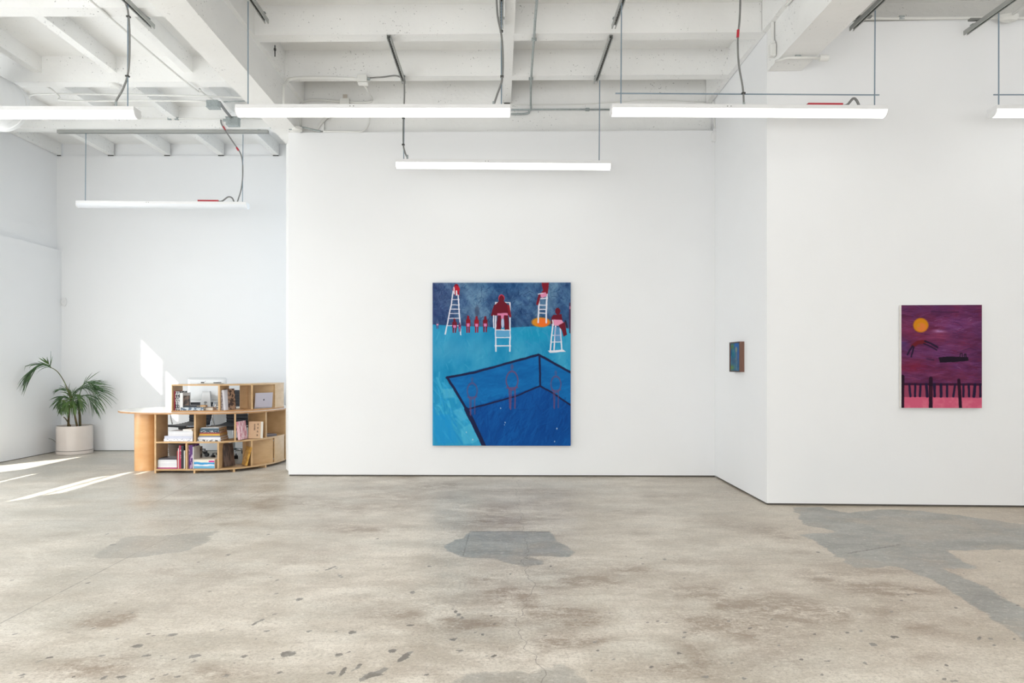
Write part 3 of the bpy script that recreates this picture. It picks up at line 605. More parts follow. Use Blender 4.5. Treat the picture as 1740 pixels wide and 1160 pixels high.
# ------------------------------------------------------------ paintings
class Paint:
    """small painter working in picture-zoom units"""
    def __init__(s, w, h, x0, y0, x1, y1):
        s.X, s.Y = np.meshgrid(np.linspace(x0, x1, w), np.linspace(y0, y1, h)); s.img = np.zeros((h, w, 3)); s.w = w; s.h = h
        s.u = (x1-x0)/w
        s.wx = (fbm(s.X, s.Y, .03, 3)-.5)*8; s.wy = (fbm(s.X, s.Y, .03, 9)-.5)*8
    def _put(s, m, c, a=1.0):
        m = np.clip(m, 0, 1)[..., None]*a; s.img = s.img*(1-m)+np.asarray(c, float)*m
    def fill(s, m, c, a=1.0): s._put(m, c, a)
    def poly(s, P, c, a=1.0, soft=2.0, wob=.6): s._put(poly_sd(s.X+s.wx*wob, s.Y+s.wy*wob, P)/soft+.5, c, a)
    def line(s, P, w, c, a=1.0, soft=2.0, wob=.6):
        X = s.X+s.wx*wob; Y = s.Y+s.wy*wob; d = np.full(X.shape, 1e9)
        for (x0, y0), (x1, y1) in zip(P[:-1], P[1:]):
            ex, ey = x1-x0, y1-y0; t = np.clip(((X-x0)*ex+(Y-y0)*ey)/(ex*ex+ey*ey+1e-9), 0, 1)
            d = np.minimum(d, np.hypot(X-x0-t*ex, Y-y0-t*ey))
        s._put((w/2-d)/soft+.5, c, a)
    def ell(s, cx, cy, rx, ry, c, a=1.0, soft=2.0, ring=0):
        d = (1-np.hypot((s.X+s.wx*.5-cx)/rx, (s.Y+s.wy*.5-cy)/ry))*min(rx, ry)
        if ring: d = ring/2-np.abs(d)
        s._put(d/soft+.5, c, a)
    def strokes(s, amt, sx, sy, seed, ang=0):
        ca, sa = math.cos(ang), math.sin(ang); A_ = s.X*ca+s.Y*sa; B_ = -s.X*sa+s.Y*ca
        return (fbm(A_*sx, B_*sy, 1, seed, 4)-.5)*amt
    def dabs(s, n, box, ang, jit, ln, wd, cols, a=(.2, .6), curve=0, seed=0, mask=None):
        r = random.Random(seed); x0, y0, x1, y1 = box; h, w = s.X.shape; ux = (s.X[0, -1]-s.X[0, 0])/(w-1); uy = (s.Y[-1, 0]-s.Y[0, 0])/(h-1)
        for _ in range(n):
            x = r.uniform(x0, x1); y = r.uniform(y0, y1)
            if mask is not None and not mask(x, y): continue
            t = ang+r.gauss(0, jit); L_ = r.uniform(*ln); W_ = r.uniform(*wd); c = r.choice(cols); al = r.uniform(*a)
            i0 = max(int((x-L_-s.X[0, 0])/ux), 0); i1 = min(int((x+L_-s.X[0, 0])/ux)+2, w); j0 = max(int((y-L_-s.Y[0, 0])/uy), 0); j1 = min(int((y+L_-s.Y[0, 0])/uy)+2, h)
            if i1-i0 < 2 or j1-j0 < 2: continue
            X_ = s.X[j0:j1, i0:i1]-x; Y_ = s.Y[j0:j1, i0:i1]-y; u = X_*math.cos(t)+Y_*math.sin(t); v = -X_*math.sin(t)+Y_*math.cos(t)-curve*u*u/L_
            m = np.clip((W_/2-np.abs(v))/1.6+.5, 0, 1)*np.clip((L_/2-np.abs(u))/4+.5, 0, 1)*al; m = m[..., None]
            s.img[j0:j1, i0:i1] = s.img[j0:j1, i0:i1]*(1-m)+np.asarray(c, float)*m
    def person(s, x, y, w, h, body=(112, 32, 48), pants=(212, 128, 180)):
        s.ell(x, y+h*.10, w*.24, h*.12, body); s.poly([(x-w*.42, y+h*.25), (x+w*.42, y+h*.25), (x+w*.5, y+h*.62), (x-w*.5, y+h*.62)], body)
        s.ell(x, y+h*.3, w*.45, h*.14, body)
        s.poly([(x-w*.40, y+h*.6), (x-w*.08, y+h*.6), (x-w*.10, y+h), (x-w*.34, y+h)], body); s.poly([(x+w*.40, y+h*.6), (x+w*.08, y+h*.6), (x+w*.10, y+h), (x+w*.34, y+h)], body)
        s.poly([(x-w*.3, y+h*.46), (x+w*.3, y+h*.46), (x+w*.27, y+h*.64), (x-w*.27, y+h*.64)], pants)
        s.line([(x, y+h*.66), (x, y+h*.98)], w*.09, (150, 110, 180), .8)
def canvas(p, name, label, corners_x, y_face, z0_, z1_, depth, rz, side_rgb, cat='painting'):
    """stretched canvas: painted front as a fine mesh with real sides"""
    w = corners_x[1]-corners_x[0]; h = z1_-z0_
    t = thing(name, label, cat, ((corners_x[0]+corners_x[1])/2, y_face+depth, z0_), rz)
    gx, gz = np.meshgrid(np.linspace(-w/2, w/2, p.w), np.linspace(h, 0, p.h))
    v = np.stack([gx, np.full_like(gx, -depth), gz], -1).reshape(-1, 3); idx = np.arange(p.w*p.h).reshape(p.h, p.w)
    q = np.stack([idx[:-1, :-1], idx[1:, :-1], idx[1:, 1:], idx[:-1, 1:]], -1).reshape(-1, 4)
    c = np.concatenate([lin(np.clip(p.img, 0, 255)), np.ones((p.h, p.w, 1))], -1).reshape(-1, 4)
    me = grid_mesh('painted_surface', v, q, {'paint': c}); me.materials.append(attrmat('oil paint '+name, 'paint', .7, .25))
    o = bpy.data.objects.new('painted_surface', me); col.objects.link(o); o.parent = t
    MB().b2(-w/2, w/2, -depth+.0006, -.001, 0, h).build('stretcher', mat('canvas edge '+label[:6], side_rgb, .8, var=.1, scale=20), t)
    return t

# the large pool painting
p = Paint(400, 471, 57, 38, 965, 1108)
X, Y = p.X, p.Y
n1 = p.strokes(90, .02, .012, 21, .6); n2 = p.strokes(120, .05, .02, 22, -.7); n3 = p.strokes(60, .010, .004, 23, 0); n4 = p.strokes(1, .006, .006, 24)
sky = np.stack([58+n1*.5+n2*.55+np.clip(n4, 0, 1)*120, 92+n1*.6+n2*.65+np.clip(n4, 0, 1)*120, 134+n1*.6+n2*.55+np.clip(n4, 0, 1)*80], -1)
lf = np.clip((330-X)/300, 0, 1)[..., None]; sky = sky*(1-.5*lf)+np.array([52, 48, 98])*.5*lf
for cx_, cy_, rx_, ry_, a_ in ((360, 100, 70, 80, .30), (690, 80, 60, 50, .35), (370, 230, 60, 60, .2), (880, 75, 50, 50, .18)):
    g = (np.exp(-((X-cx_)/rx_)**2-((Y-cy_)/ry_)**2)*a_)[..., None]; sky = sky*(1-g)+np.array([150, 180, 205])*g
dk = (np.clip((Y-230)/90, 0, 1)*.35)[..., None]; sky = sky*(1-dk)+np.array([34, 60, 100])*dk
dk = (np.exp(-((X-520)/260)**2-((Y-60)/50)**2)*.4)[..., None]; sky = sky*(1-dk)+np.array([20, 66, 118])*dk
water = np.stack([44+n3*1.1+n1*.3, 148+n3*.7+n1*.25, 192+n3*.4+n1*.2], -1)
g = np.clip((Y-600)/400, 0, 1)[..., None]; water = water*(1-.5*g)+np.array([48, 160, 210])*.5*g
g = (np.exp(-((X-200)/200)**2-((Y-480)/70)**2)*.45)[..., None]; water = water*(1-g)+np.array([96, 170, 205])*g
g = (np.exp(-((X-740)/170)**2-((Y-380)/50)**2)*.6)[..., None]; water = water*(1-g)+np.array([18, 150, 190])*g
hz = 312+np.interp(X, [57, 200, 340, 560, 800, 965], [0, 10, 14, 22, 8, 30])*1.0
m = np.clip((Y-hz)/6+.5, 0, 1)[..., None]; p.img = sky*(1-m)+water*m
p.dabs(900, (57, 38, 965, 300), -.9, .7, (12, 45), (2, 4), [(20, 50, 92), (30, 78, 128), (70, 110, 150), (16, 40, 80), (96, 132, 168), (44, 60, 104)], (.2, .55), .3, 1, lambda x, y: y < 285)
p.dabs(300, (57, 330, 965, 720), PI/2, .5, (20, 70), (4, 10), [(60, 160, 200), (90, 180, 212), (24, 136, 186), (70, 150, 196), (30, 150, 190)], (.12, .35), .1, 2)
p.dabs(160, (57, 700, 380, 1108), 1.2, .3, (40, 110), (6, 16), [(30, 150, 214), (60, 176, 222), (90, 190, 220), (20, 130, 200)], (.15, .4), .1, 3)
for P_, c_ in (([(120, 735), (190, 735), (200, 790), (130, 800)], (96, 186, 214)), ([(190, 880), (240, 860), (290, 930), (240, 950)], (84, 180, 216)), ([(240, 1000), (310, 960), (370, 1060), (330, 1090), (260, 1100)], (90, 190, 220)), ([(60, 910), (170, 900), (180, 960), (230, 1090), (90, 1100)], (30, 146, 210))): p.poly(P_, c_, .55, 10)
# pool
p.poly([(152, 660), (755, 508), (975, 625), (975, 1120), (410, 1120), (280, 868)], (16, 104, 172), 1, 3)
g = p.strokes(50, .008, .02, 31)[..., None]; mk = np.clip(poly_sd(X, Y, [(152, 660), (755, 508), (975, 625), (975, 1120), (410, 1120), (280, 868)])/3, 0, 1)[..., None]
p.img = p.img+g*np.array([.35, .75, .8])*mk
p.poly([(280, 868), (765, 715), (975, 850), (975, 1120), (415, 1120)], (10, 76, 150), .95, 6)
g = p.strokes(60, .012, .004, 33, .5)[..., None]; mk = np.clip(poly_sd(X, Y, [(280, 868), (765, 715), (975, 850), (975, 1120), (415, 1120)])/3, 0, 1)[..., None]
p.img = p.img+g*np.array([.15, .5, .6])*mk
_fl = [(280, 868), (765, 715), (975, 850), (975, 1120), (415, 1120)]
def _in(P, x, y):
    c = False
    for i in range(len(P)):
        (a, b), (d, e) = P[i], P[(i+1) % len(P)]
        if (b > y) != (e > y) and x < (d-a)*(y-b)/(e-b)+a: c = not c
    return c
p.dabs(500, (300, 720, 965, 1108), 2.0, .35, (30, 90), (4, 12), [(6, 66, 138), (14, 88, 164), (8, 60, 124), (20, 96, 172)], (.15, .4), .1, 5, lambda x, y: _in(_fl, x, y))
p.dabs(350, (200, 540, 965, 840), -.3, .5, (20, 70), (4, 10), [(14, 96, 162), (20, 116, 186), (10, 92, 160), (24, 122, 190)], (.15, .4), .1, 6, lambda x, y: _in([(160, 664), (755, 518), (975, 635), (975, 840), (765, 710), (280, 860)], x, y))
NV = (30, 36, 72)
p.line([(148, 662), (330, 628), (530, 572), (755, 511)], 15, NV); p.line([(755, 511), (860, 570), (970, 630)], 15, NV)
p.line([(152, 660), (215, 760), (278, 868)], 16, NV); p.line([(278, 868), (330, 970), (400, 1120)], 28, NV)
p.line([(275, 872), (430, 832), (600, 785), (765, 715)], 11, NV); p.line([(760, 515), (766, 715)], 13, NV); p.line([(765, 715), (860, 770), (970, 845)], 11, NV)
# submerged outlines
GH = (112, 74, 112)
for cx_, y0_, sc_, al in ((580, 570, 1.0, .75), (318, 655, .85, .55), (868, 610, .85, .6)):
    w_ = 38*sc_; p.ell(cx_, y0_+22*sc_, 10*sc_, 20*sc_, GH, al*.7); p.ell(cx_, y0_+110*sc_, w_, 60*sc_, GH, al, ring=9)
    p.line([(cx_-w_*.5, y0_+165*sc_), (cx_-w_*.4, y0_+290*sc_)], 10*sc_, GH, al); p.line([(cx_-6, y0_+170*sc_), (cx_-10, y0_+300*sc_)], 8*sc_, GH, al)
    p.line([(cx_+w_*.5, y0_+165*sc_), (cx_+w_*.5, y0_+290*sc_)], 10*sc_, GH, al); p.line([(cx_-w_, y0_+160*sc_), (cx_+w_, y0_+155*sc_)], 8*sc_, GH, al)
# ladders and seated figures
WT = (226, 226, 236); MR = (108, 28, 44)
p.line([(196, 70), (178, 190), (140, 375)], 8, WT); p.line([(226, 110), (234, 260), (243, 380)], 8, WT)
for y_, x0_, x1_ in ((148, 190, 232), (184, 184, 234), (212, 178, 236), (240, 172, 236), (272, 166, 238), (320, 150, 242)): p.line([(x0_, y_), (x1_, y_)], 5, WT)
p.ell(213, 62, 16, 16, (140, 30, 48)); p.ell(213, 80, 24, 22, (190, 36, 54)); p.poly([(196, 90), (232, 90), (236, 122), (220, 112), (205, 122)], (168, 34, 52)); p.line([(196, 68), (200, 110)], 7, WT); p.line([(214, 92), (216, 118)], 9, WT)
p.person(201, 275, 34, 92); p.person(291, 255, 32, 112, (140, 26, 40)); p.person(347, 258, 32, 108, (150, 30, 44)); p.person(403, 258, 34, 106, (120, 28, 42))
p.ell(350, 225, 15, 35, (60, 66, 92), .6, 8); p.person(88, 280, 22, 60, (70, 90, 130), (214, 150, 180)); p.person(235, 300, 18, 60, (120, 60, 100), (190, 90, 130))
# middle chair
p.line([(472, 170), (472, 350), (474, 488)], 9, WT); p.line([(565, 170), (568, 350), (565, 488)], 9, WT); p.line([(470, 168), (566, 168)], 6, WT)
for y_ in (348, 398, 452): p.line([(470, y_), (570, y_)], 8 if y_ != 398 else 6, WT)
p.poly([(474, 352), (566, 352), (566, 392), (474, 392)], (110, 168, 212), .8); p.ell(510, 142, 20, 26, (200, 60, 84)); p.ell(510, 150, 17, 28, MR)
p.poly([(494, 160), (528, 160), (556, 185), (566, 250), (450, 255), (464, 185)], MR); p.line([(466, 190), (448, 250)], 14, MR); p.line([(556, 190), (568, 258)], 14, (140, 34, 48))
p.poly([(484, 238), (550, 238), (554, 256), (482, 256)], (220, 130, 170)); p.poly([(486, 252), (510, 252), (508, 346), (474, 346)], MR); p.poly([(528, 252), (554, 252), (564, 346), (530, 346)], MR); p.ell(518, 300, 10, 36, (178, 192, 222)); p.poly([(506, 248), (528, 248), (524, 276), (510, 276)], (222, 130, 168)); p.line([(458, 255), (460, 335)], 8, WT)
# upper right chair on orange glow
p.ell(770, 298, 62, 32, (214, 140, 40), 1, 8); p.ell(782, 300, 38, 28, (240, 110, 48), .9, 8)
p.line([(757, 150), (752, 300)], 10, WT); p.line([(812, 60), (806, 190), (804, 300)], 10, WT)
for y_ in (186, 214, 238): p.line([(756, y_), (806, y_)], 6, WT)
p.poly([(775, 38), (822, 38), (815, 110), (782, 130), (760, 120), (785, 90), (775, 60)], (128, 30, 46)); p.poly([(760, 118), (800, 100), (812, 125), (775, 140)], (222, 140, 176)); p.line([(760, 125), (746, 178)], 16, (126, 32, 48)); p.line([(752, 114), (785, 108)], 5, WT); p.line([(768, 145), (812, 140)], 7, WT)
# lower right chair
p.line([(850, 290), (830, 482)], 9, WT); p.line([(866, 320), (855, 478)], 9, WT); p.line([(896, 340), (906, 478)], 9, WT); p.line([(848, 385), (902, 382)], 6, WT); p.line([(842, 428), (905, 428)], 6, WT); p.poly([(815, 484), (918, 478), (934, 490), (828, 500)], WT); p.poly([(852, 330), (894, 330), (902, 425), (862, 425)], (130, 140, 190), .5)
p.ell(880, 226, 17, 22, MR); p.poly([(850, 250), (905, 245), (912, 295), (836, 310), (838, 270)], MR); p.poly([(850, 280), (905, 282), (918, 300), (890, 322), (856, 320)], (226, 150, 182)); p.poly([(885, 318), (925, 295), (942, 380), (918, 392), (905, 345)], MR); p.line([(930, 290), (940, 330)], 12, (40, 40, 60)); p.line([(846, 285), (852, 320)], 7, WT)
p.poly([(955, 170), (970, 170), (970, 375), (955, 370)], (84, 44, 74), .8); p.poly([(957, 195), (970, 195), (970, 212), (957, 212)], (200, 130, 160))
for x_, y_, r_ in ((505, 862, 3), (535, 955, 3), (530, 970, 2), (875, 995, 4), (320, 1068, 4), (860, 1080, 3), (280, 1020, 3)): p.ell(x_, y_, r_, r_+2, (190, 210, 220), .8)
canvas(p, 'painting', 'large blue painting of a swimming pool with figures on white lifeguard chairs', (-.8125, .890), 8.420, .389, 2.399, .042, -.0138, (60, 90, 120))

# the purple sunset painting
p = Paint(260, 344, 137, 98, 862, 1058)
X, Y = p.X, p.Y
n1 = p.strokes(90, .006, .035, 41, .12); n2 = p.strokes(60, .012, .05, 42, -.2); n4 = p.strokes(1, .008, .008, 43)
p.img = np.stack([98+n1*.5+n2*.4+n4*40, 46+n1*.35+n2*.35, 82+n1*.45+n2*.45-n4*20], -1)
for cx_, cy_, rx_, ry_, c_, a_ in ((620, 270, 150, 60, (140, 84, 150), .7), (480, 340, 60, 16, (178, 140, 190), .7), (200, 330, 90, 60, (160, 60, 96), .5), (450, 420, 160, 50, (160, 64, 96), .45), (160, 470, 60, 70, (72, 56, 110), .7), (560, 540, 160, 70, (112, 70, 132), .6), (260, 560, 130, 60, (104, 60, 112), .6), (250, 680, 160, 40, (126, 26, 52), .7), (650, 690, 160, 60, (92, 48, 100), .5), (500, 140, 300, 40, (88, 40, 80), .5), (850, 190, 22, 60, (120, 30, 60), .5), (830, 600, 50, 260, (72, 36, 76), .5)):
    g = np.exp(-((X-cx_)/rx_)**2-((Y-cy_)/ry_)**2)*a_*np.clip(.75+n1/60, .2, 1.4); p.fill(g, c_)
p.dabs(700, (137, 98, 862, 830), .05, .25, (20, 110), (2, 7), [(110, 50, 92), (82, 38, 76), (136, 76, 134), (92, 52, 104), (128, 40, 72), (70, 34, 70)], (.15, .45), .15, 8)
p.dabs(60, (420, 200, 800, 700), -.05, .3, (14, 60), (1.5, 4), [(176, 140, 190), (190, 150, 196)], (.2, .6), .3, 9, lambda x, y: y < 360 or y > 640)
p.ell(312, 286, 68, 66, (206, 132, 24), 1, 14); p.ell(318, 304, 42, 40, (222, 122, 68), .8, 22); p.ell(292, 290, 14, 16, (196, 150, 30), .6, 12)
p.line([(240, 480), (290, 445), (350, 440)], 34, (104, 32, 40)); p.line([(240, 480), (205, 530), (192, 560)], 16, (40, 26, 52)); p.line([(250, 490), (236, 540), (226, 580)], 15, (40, 26, 52)); p.line([(350, 436), (400, 455), (462, 492)], 17, (40, 26, 52)); p.line([(340, 458), (400, 485), (455, 518)], 12, (44, 28, 56)); p.line([(455, 480), (466, 500)], 10, (40, 26, 52))
p.poly([(470, 585), (560, 578), (740, 584), (742, 618), (600, 632), (485, 634)], (30, 20, 34)); p.line([(664, 590), (668, 548), (684, 548), (688, 590)], 9, (36, 24, 40)); p.line([(704, 590), (706, 555), (718, 555), (722, 590)], 10, (36, 24, 40)); p.line([(365, 600), (430, 612)], 8, (50, 34, 60), .8); p.line([(640, 540), (760, 500), (810, 520)], 5, (60, 34, 66), .7); p.line([(410, 158), (560, 166), (650, 165)], 12, (66, 34, 66), .7)
p.poly([(130, 838), (865, 845), (865, 960), (130, 960)], (150, 66, 92), .95, 6); p.poly([(130, 955), (865, 962), (865, 1062), (130, 1062)], (206, 92, 122), 1, 8)
p.fill(np.clip((Y-955)/10, 0, 1)*np.clip(p.strokes(1.6, .02, .02, 47), 0, .4), (226, 134, 150))
p.line([(130, 836), (865, 838)], 22, (62, 24, 50))
for x_, d_ in ((208, 10), (262, -2), (310, -6), (362, 8), (440, -4), (494, 2), (548, 2), (622, -16), (696, 0), (744, 4), (800, -10), (846, 2), (430, 10)):
    p.line([(x_, 838), (x_+d_, 950)], 26 if x_ in (800, 362, 494) else 20, (38, 26, 56), 1, 4)
for x_, y0_, y1_, w_ in ((148, 752, 1062, 30), (402, 770, 1062, 34), (655, 786, 1062, 28)): p.line([(x_, y0_+12), (x_+(16 if x_ == 655 else 0), y1_)], w_, (40, 20, 38), 1, 5)
p.line([(404, 860), (402, 950)], 14, (84, 28, 44), .6)
for k in range(26):
    x_ = random.uniform(380, 840); y_ = random.uniform(150, 800); l_ = random.uniform(10, 50); p.line([(x_, y_), (x_+l_, y_+random.uniform(-8, 10))], 2.5, (170, 120, 180), random.uniform(.15, .45), 3)
canvas(p, 'painting', 'purple and pink painting of a diving figure under an orange sun, on the right wall', (3.915, 4.672), 6.612, .966, 1.963, .042, -.0475, (232, 228, 222))

# the small framed painting on the return wall (front faces left)
p = Paint(110, 150, 515, 300, 722, 890)
X, Y = p.X, p.Y; n1 = p.strokes(90, .03, .01, 51); n2 = p.strokes(60, .05, .02, 52)
p.img = np.stack([58+n1*.4+n2*.4, 104+n1*.6+n2*.3, 140+n1*.3+n2*.4], -1)
for cx_, cy_, rx_, ry_, c_, a_ in ((555, 370, 40, 60, (92, 120, 60), .8), (640, 350, 40, 60, (50, 100, 190), .8), (540, 820, 60, 60, (104, 140, 80), .9), (570, 540, 30, 80, (28, 110, 120), .8), (690, 560, 26, 160, (56, 96, 170), .7), (600, 680, 80, 60, (70, 96, 116), .7)): p.fill(np.exp(-((X-cx_)/rx_)**2-((Y-cy_)/ry_)**2)*a_, c_)
p.ell(640, 440, 20, 62, (140, 150, 128), .9, 10); p.line([(640, 500), (650, 600), (630, 640)], 24, (110, 120, 130), .8, 8); p.line([(640, 640), (650, 860)], 26, (110, 130, 140), .6, 12)
Xw = 2.659; yn, yf = 7.38, 7.70; zt, zb_ = 1.637, 1.307
ang = math.atan2(-(yf-yn), 0)
t = thing('framed_painting', 'small blue-green painting in a deep brown wooden frame on the narrow side wall', 'painting', (Xw, (yn+yf)/2, zb_), -PI/2)
hw = (yf-yn)/2; hh = zt-zb_; FR = mat('walnut frame', (128, 90, 74), .5, rgb2=(110, 76, 62), scale=10, stretch=(8, 8, 1)); FRD = mat('dark frame lip', (62, 52, 50), .6)
MB().b2(-hw, -hw+.012, -.053, 0, 0, hh).b2(hw-.012, hw, -.053, 0, 0, hh).b2(-hw+.012, hw-.012, -.053, 0, 0, .012).b2(-hw+.012, hw-.012, -.053, 0, hh-.012, hh).build('frame', FR, t)
MB().b2(-hw, -hw+.010, -.0545, -.053, 0, hh).b2(hw-.01, hw, -.0545, -.053, 0, hh).b2(-hw, hw, -.0545, -.053, 0, .01).b2(-hw, hw, -.0545, -.053, hh-.010, hh).build('frame_lip', FRD, t)
gx, gz = np.meshgrid(np.linspace(-hw+.012, hw-.012, p.w), np.linspace(hh-.012, .012, p.h))
v = np.stack([gx, np.full_like(gx, -.044), gz], -1).reshape(-1, 3); idx = np.arange(p.w*p.h).reshape(p.h, p.w)
q = np.stack([idx[:-1, :-1], idx[1:, :-1], idx[1:, 1:], idx[:-1, 1:]], -1).reshape(-1, 4)
me = grid_mesh('painted_surface', v, q, {'paint': np.concatenate([lin(np.clip(p.img, 0, 255)), np.ones((p.h, p.w, 1))], -1).reshape(-1, 4)}); me.materials.append(attrmat('oil paint small', 'paint'))
o = bpy.data.objects.new('painted_surface', me); col.objects.link(o); o.parent = t
MB().b2(-hw+.012, hw-.012, -.043, -.002, .012, hh-.012).build('backing', FRD, t)

# ------------------------------------------------------------ reception desk
def front_pt(u):
    """u<0: along the straight part from x=-4.40 (u=-1) to -3.75 (u=0); 0..1 quarter curve; 1..2 straight back"""
    if u <= 0: return Vector((-3.75+.65*u, 8.725, 0)), Vector((0, 1, 0))
    if u <= 1:
        a = -PI/2+u*PI/2; p_ = Vector((-3.75+.715*math.cos(a), 9.705+.98*math.sin(a), 0))
        n_ = Vector((math.cos(a)/.715, math.sin(a)/.98, 0)).normalized(); return p_, -n_
    return Vector((-3.035, 9.705+(u-1)*.6, 0)), Vector((-1, 0, 0))
def strip(u0, u1, out, depth, n=40):
    f = []; b = []
    for k in range(n+1):
        u = u0+(u1-u0)*k/n; p_, d_ = front_pt(u); f.append(p_-d_*out); b.append(p_+d_*depth)
    return f+b[::-1]
desk = thing('reception_desk', 'curved plywood reception desk with open shelves and a half-round column', 'reception desk', (0, 0, 0))
def solve_u(px, lo=-1.0, hi=1.2):
    for _ in range(40):
        m_ = (lo+hi)/2; p_, _d = front_pt(m_)
        if VX+p_.x/p_.y*F < px: lo = m_
        else: hi = m_
    return (lo+hi)/2
TH = .022; DP = .32
ZB0, ZB1 = .035, .055; ZM0, ZM1 = .385, .405; ZT0, ZT1 = .753, .778
MB().prism(strip(-1, .99, 0, DP), ZB0, ZB1).build('bottom_shelf', PLY, desk)
MB().prism(strip(-1, .99, 0, DP), ZM0, ZM1).build('middle_shelf', PLY, desk)
top = [Vector(q_) for q_ in [(-3.02, 10.3), (-3.02, 9.71)]]
for k in range(30, -1, -1):
    p_, d_ = front_pt(k/30); top.append(p_-d_*.02)
top += [Vector(q_) for q_ in [(-4.2, 8.70), (-4.42, 8.715), (-4.62, 8.77), (-4.82, 8.865), (-4.98, 8.985), (-5.09, 9.13), (-5.13, 9.30), (-5.12, 9.52), (-5.05, 9.72), (-4.93, 9.88), (-4.75, 9.98), (-4.5, 10.02), (-4.1, 10.0), (-3.7, 9.9), (-3.5, 9.95), (-3.4, 10.3)]]
MB().prism([(v_.x, v_.y) for v_ in top], ZT0, ZT1-.004).build('tabletop_edge', PLYE, desk)
top2 = [(v_.x, v_.y) for v_ in top]
MB().prism(top2, ZT1-.004, ZT1).build('tabletop', GLARE_TOP, desk)
prof = [(.140*math.copysign(abs(math.cos(a_))**.8, math.cos(a_)), .125*math.sin(a_)) for a_ in [2*PI*k/48 for k in range(48)]]
MB().prism([(-4.66+a_, 9.03+b_) for a_, b_ in prof], 0.0, ZT0).build('column', mat('warm bent plywood', (226, 178, 124), .35, rgb2=(214, 160, 104), scale=2.0, stretch=(1.5, 1.5, 6), coat=.3), desk, True, auto=True)
def divider(px, z0_, z1_, name='divider', direction=None, depth=DP-.005, thick=TH, parent=desk, out=0.0):
    u = solve_u(px); p_, d_ = front_pt(u)
    if direction == 'ray': d_ = Vector((p_.x, p_.y, 0)).normalized()
    elif direction is not None: d_ = Vector(direction).normalized()
    r = math.atan2(d_.y, d_.x)
    c = p_+d_*(depth/2+.002-out)
    MB().box((c.x, c.y, (z0_+z1_)/2), (depth, thick, z1_-z0_), rz=r).build(name, PLY, parent)
divider(263.6, 0.0, ZT0, 'side_panel', (0, 1, 0))
for px in (316.5, 370.5): divider(px, ZB1, ZM0, direction=(0, 1, 0))
divider(428, ZB1, ZM0, direction=(-.62, .78, 0))
divider(331, ZM1, ZT0, direction=(0, 1, 0)); divider(399.5, ZM1, ZT0, direction='ray'); divider(452.5, ZM1, ZT0, direction=(-.9, .42, 0))
for px in (330, 398, 452): divider(px, 0, ZB0, 'foot', (0, 1, 0) if px < 340 else None, depth=.26)
def panel(px0, in0, px1, in1, z0_, z1_, name, parent=desk, thick=.015):
    a, da = front_pt(solve_u(px0)); b_, db = front_pt(solve_u(px1, -1, 1.6)); a = a+da*in0; b_ = b_+db*in1
    d_ = b_-a; c = (a+b_)/2
    return MB().box((c.x, c.y, (z0_+z1_)/2), (d_.length, thick, z1_-z0_), rz=math.atan2(d_.y, d_.x)).build(name, PLY, parent)
panel(429, .22, 466, .02, ZB1, ZM0, 'back_panel')
MB().prism(strip(solve_u(467), .985, -.004, .018, 12), ZB1, ZM0).build('curved_panel', PLY, desk)
MB().prism(strip(solve_u(453), .99, -.26, .275, 12), ZM1, ZT0).build('back_panel', PLY, desk)
hinge = MB()
for zz in (.10, .35):
    p_, d_ = front_pt(solve_u(465.5)); hinge.box((p_.x-.004, p_.y-.003, zz), (.006, .006, .014))
hinge.build('panel_screw', STEEL, desk)
MB().prism([(-3.34, 9.73), (-3.036, 9.73), (-3.036, 10.3), (-3.34, 10.3)], .035, ZT0).build('rear_unit', PLY, desk)
# shelf unit standing on the desk
hutch = thing('desktop_shelf', 'upper curved plywood shelf unit standing on the desk top', 'shelf', (0, 0, 0))
ua = solve_u(290.5); hz0, hz1 = ZT1, ZT1+.022; ht0, ht1 = 1.118, 1.136
MB().prism(strip(ua, .985, -.005, .30), hz0+.0005, hz1).build('bottom_board', PLYE, hutch)
MB().prism(strip(ua, .985, -.005, .30), ht0, ht1).build('top_board', PLY, hutch)
divider(291.4, hz1, ht0, 'side_panel', (0, 1, 0), depth=.29, thick=.014, parent=hutch, out=-.006)
divider(371.5, hz1, ht0, direction=(0.02, 1, 0), depth=.29, parent=hutch, out=-.006)
divider(428.5, hz1, ht0, direction=(-.5, .87, 0), depth=.29, parent=hutch, out=-.006)
panel(430, .30, 468.5, .03, hz1, ht0, 'back_panel', hutch)
MB().prism(strip(solve_u(468), .98, -.006, .034, 12), hz1, ht0).build('curved_panel', PLY, hutch)
MB().box((-3.112, 9.45, 1.06), (.006, .01, .012)).box((-3.112, 9.45, .86), (.006, .01, .012)).build('panel_screw', STEEL, hutch)

# ------------------------------------------------------------ books
_bm = {}
def cm(rgb, rough=.5):
    if rgb not in _bm: _bm[rgb] = mat('cover %d %d %d' % rgb, rgb, rough, var=.06, scale=30)
    return _bm[rgb]
def speck(name, a, b_, sc, stretch=(1, 1, 1), lo=.45, hi=.55):
    m, nt, bs = newmat(name); tc = nt.nodes.new('ShaderNodeTexCoord'); mp = nt.nodes.new('ShaderNodeMapping'); mp.inputs['Scale'].default_value = stretch
    n = nt.nodes.new('ShaderNodeTexNoise'); n.inputs['Scale'].default_value = sc; r = nt.nodes.new('ShaderNodeValToRGB')
    nt.links.new(tc.outputs['Object'], mp.inputs[0]); nt.links.new(mp.outputs[0], n.inputs['Vector']); nt.links.new(n.outputs['Fac'], r.inputs[0]); nt.links.new(r.outputs[0], bs.inputs['Base Color'])
    r.color_ramp.elements[0].position = lo; r.color_ramp.elements[1].position = hi; r.color_ramp.elements[0].color = tuple(lin(a))+(1,); r.color_ramp.elements[1].color = tuple(lin(b_))+(1,)
    bs.inputs['Roughness'].default_value = .5; return m
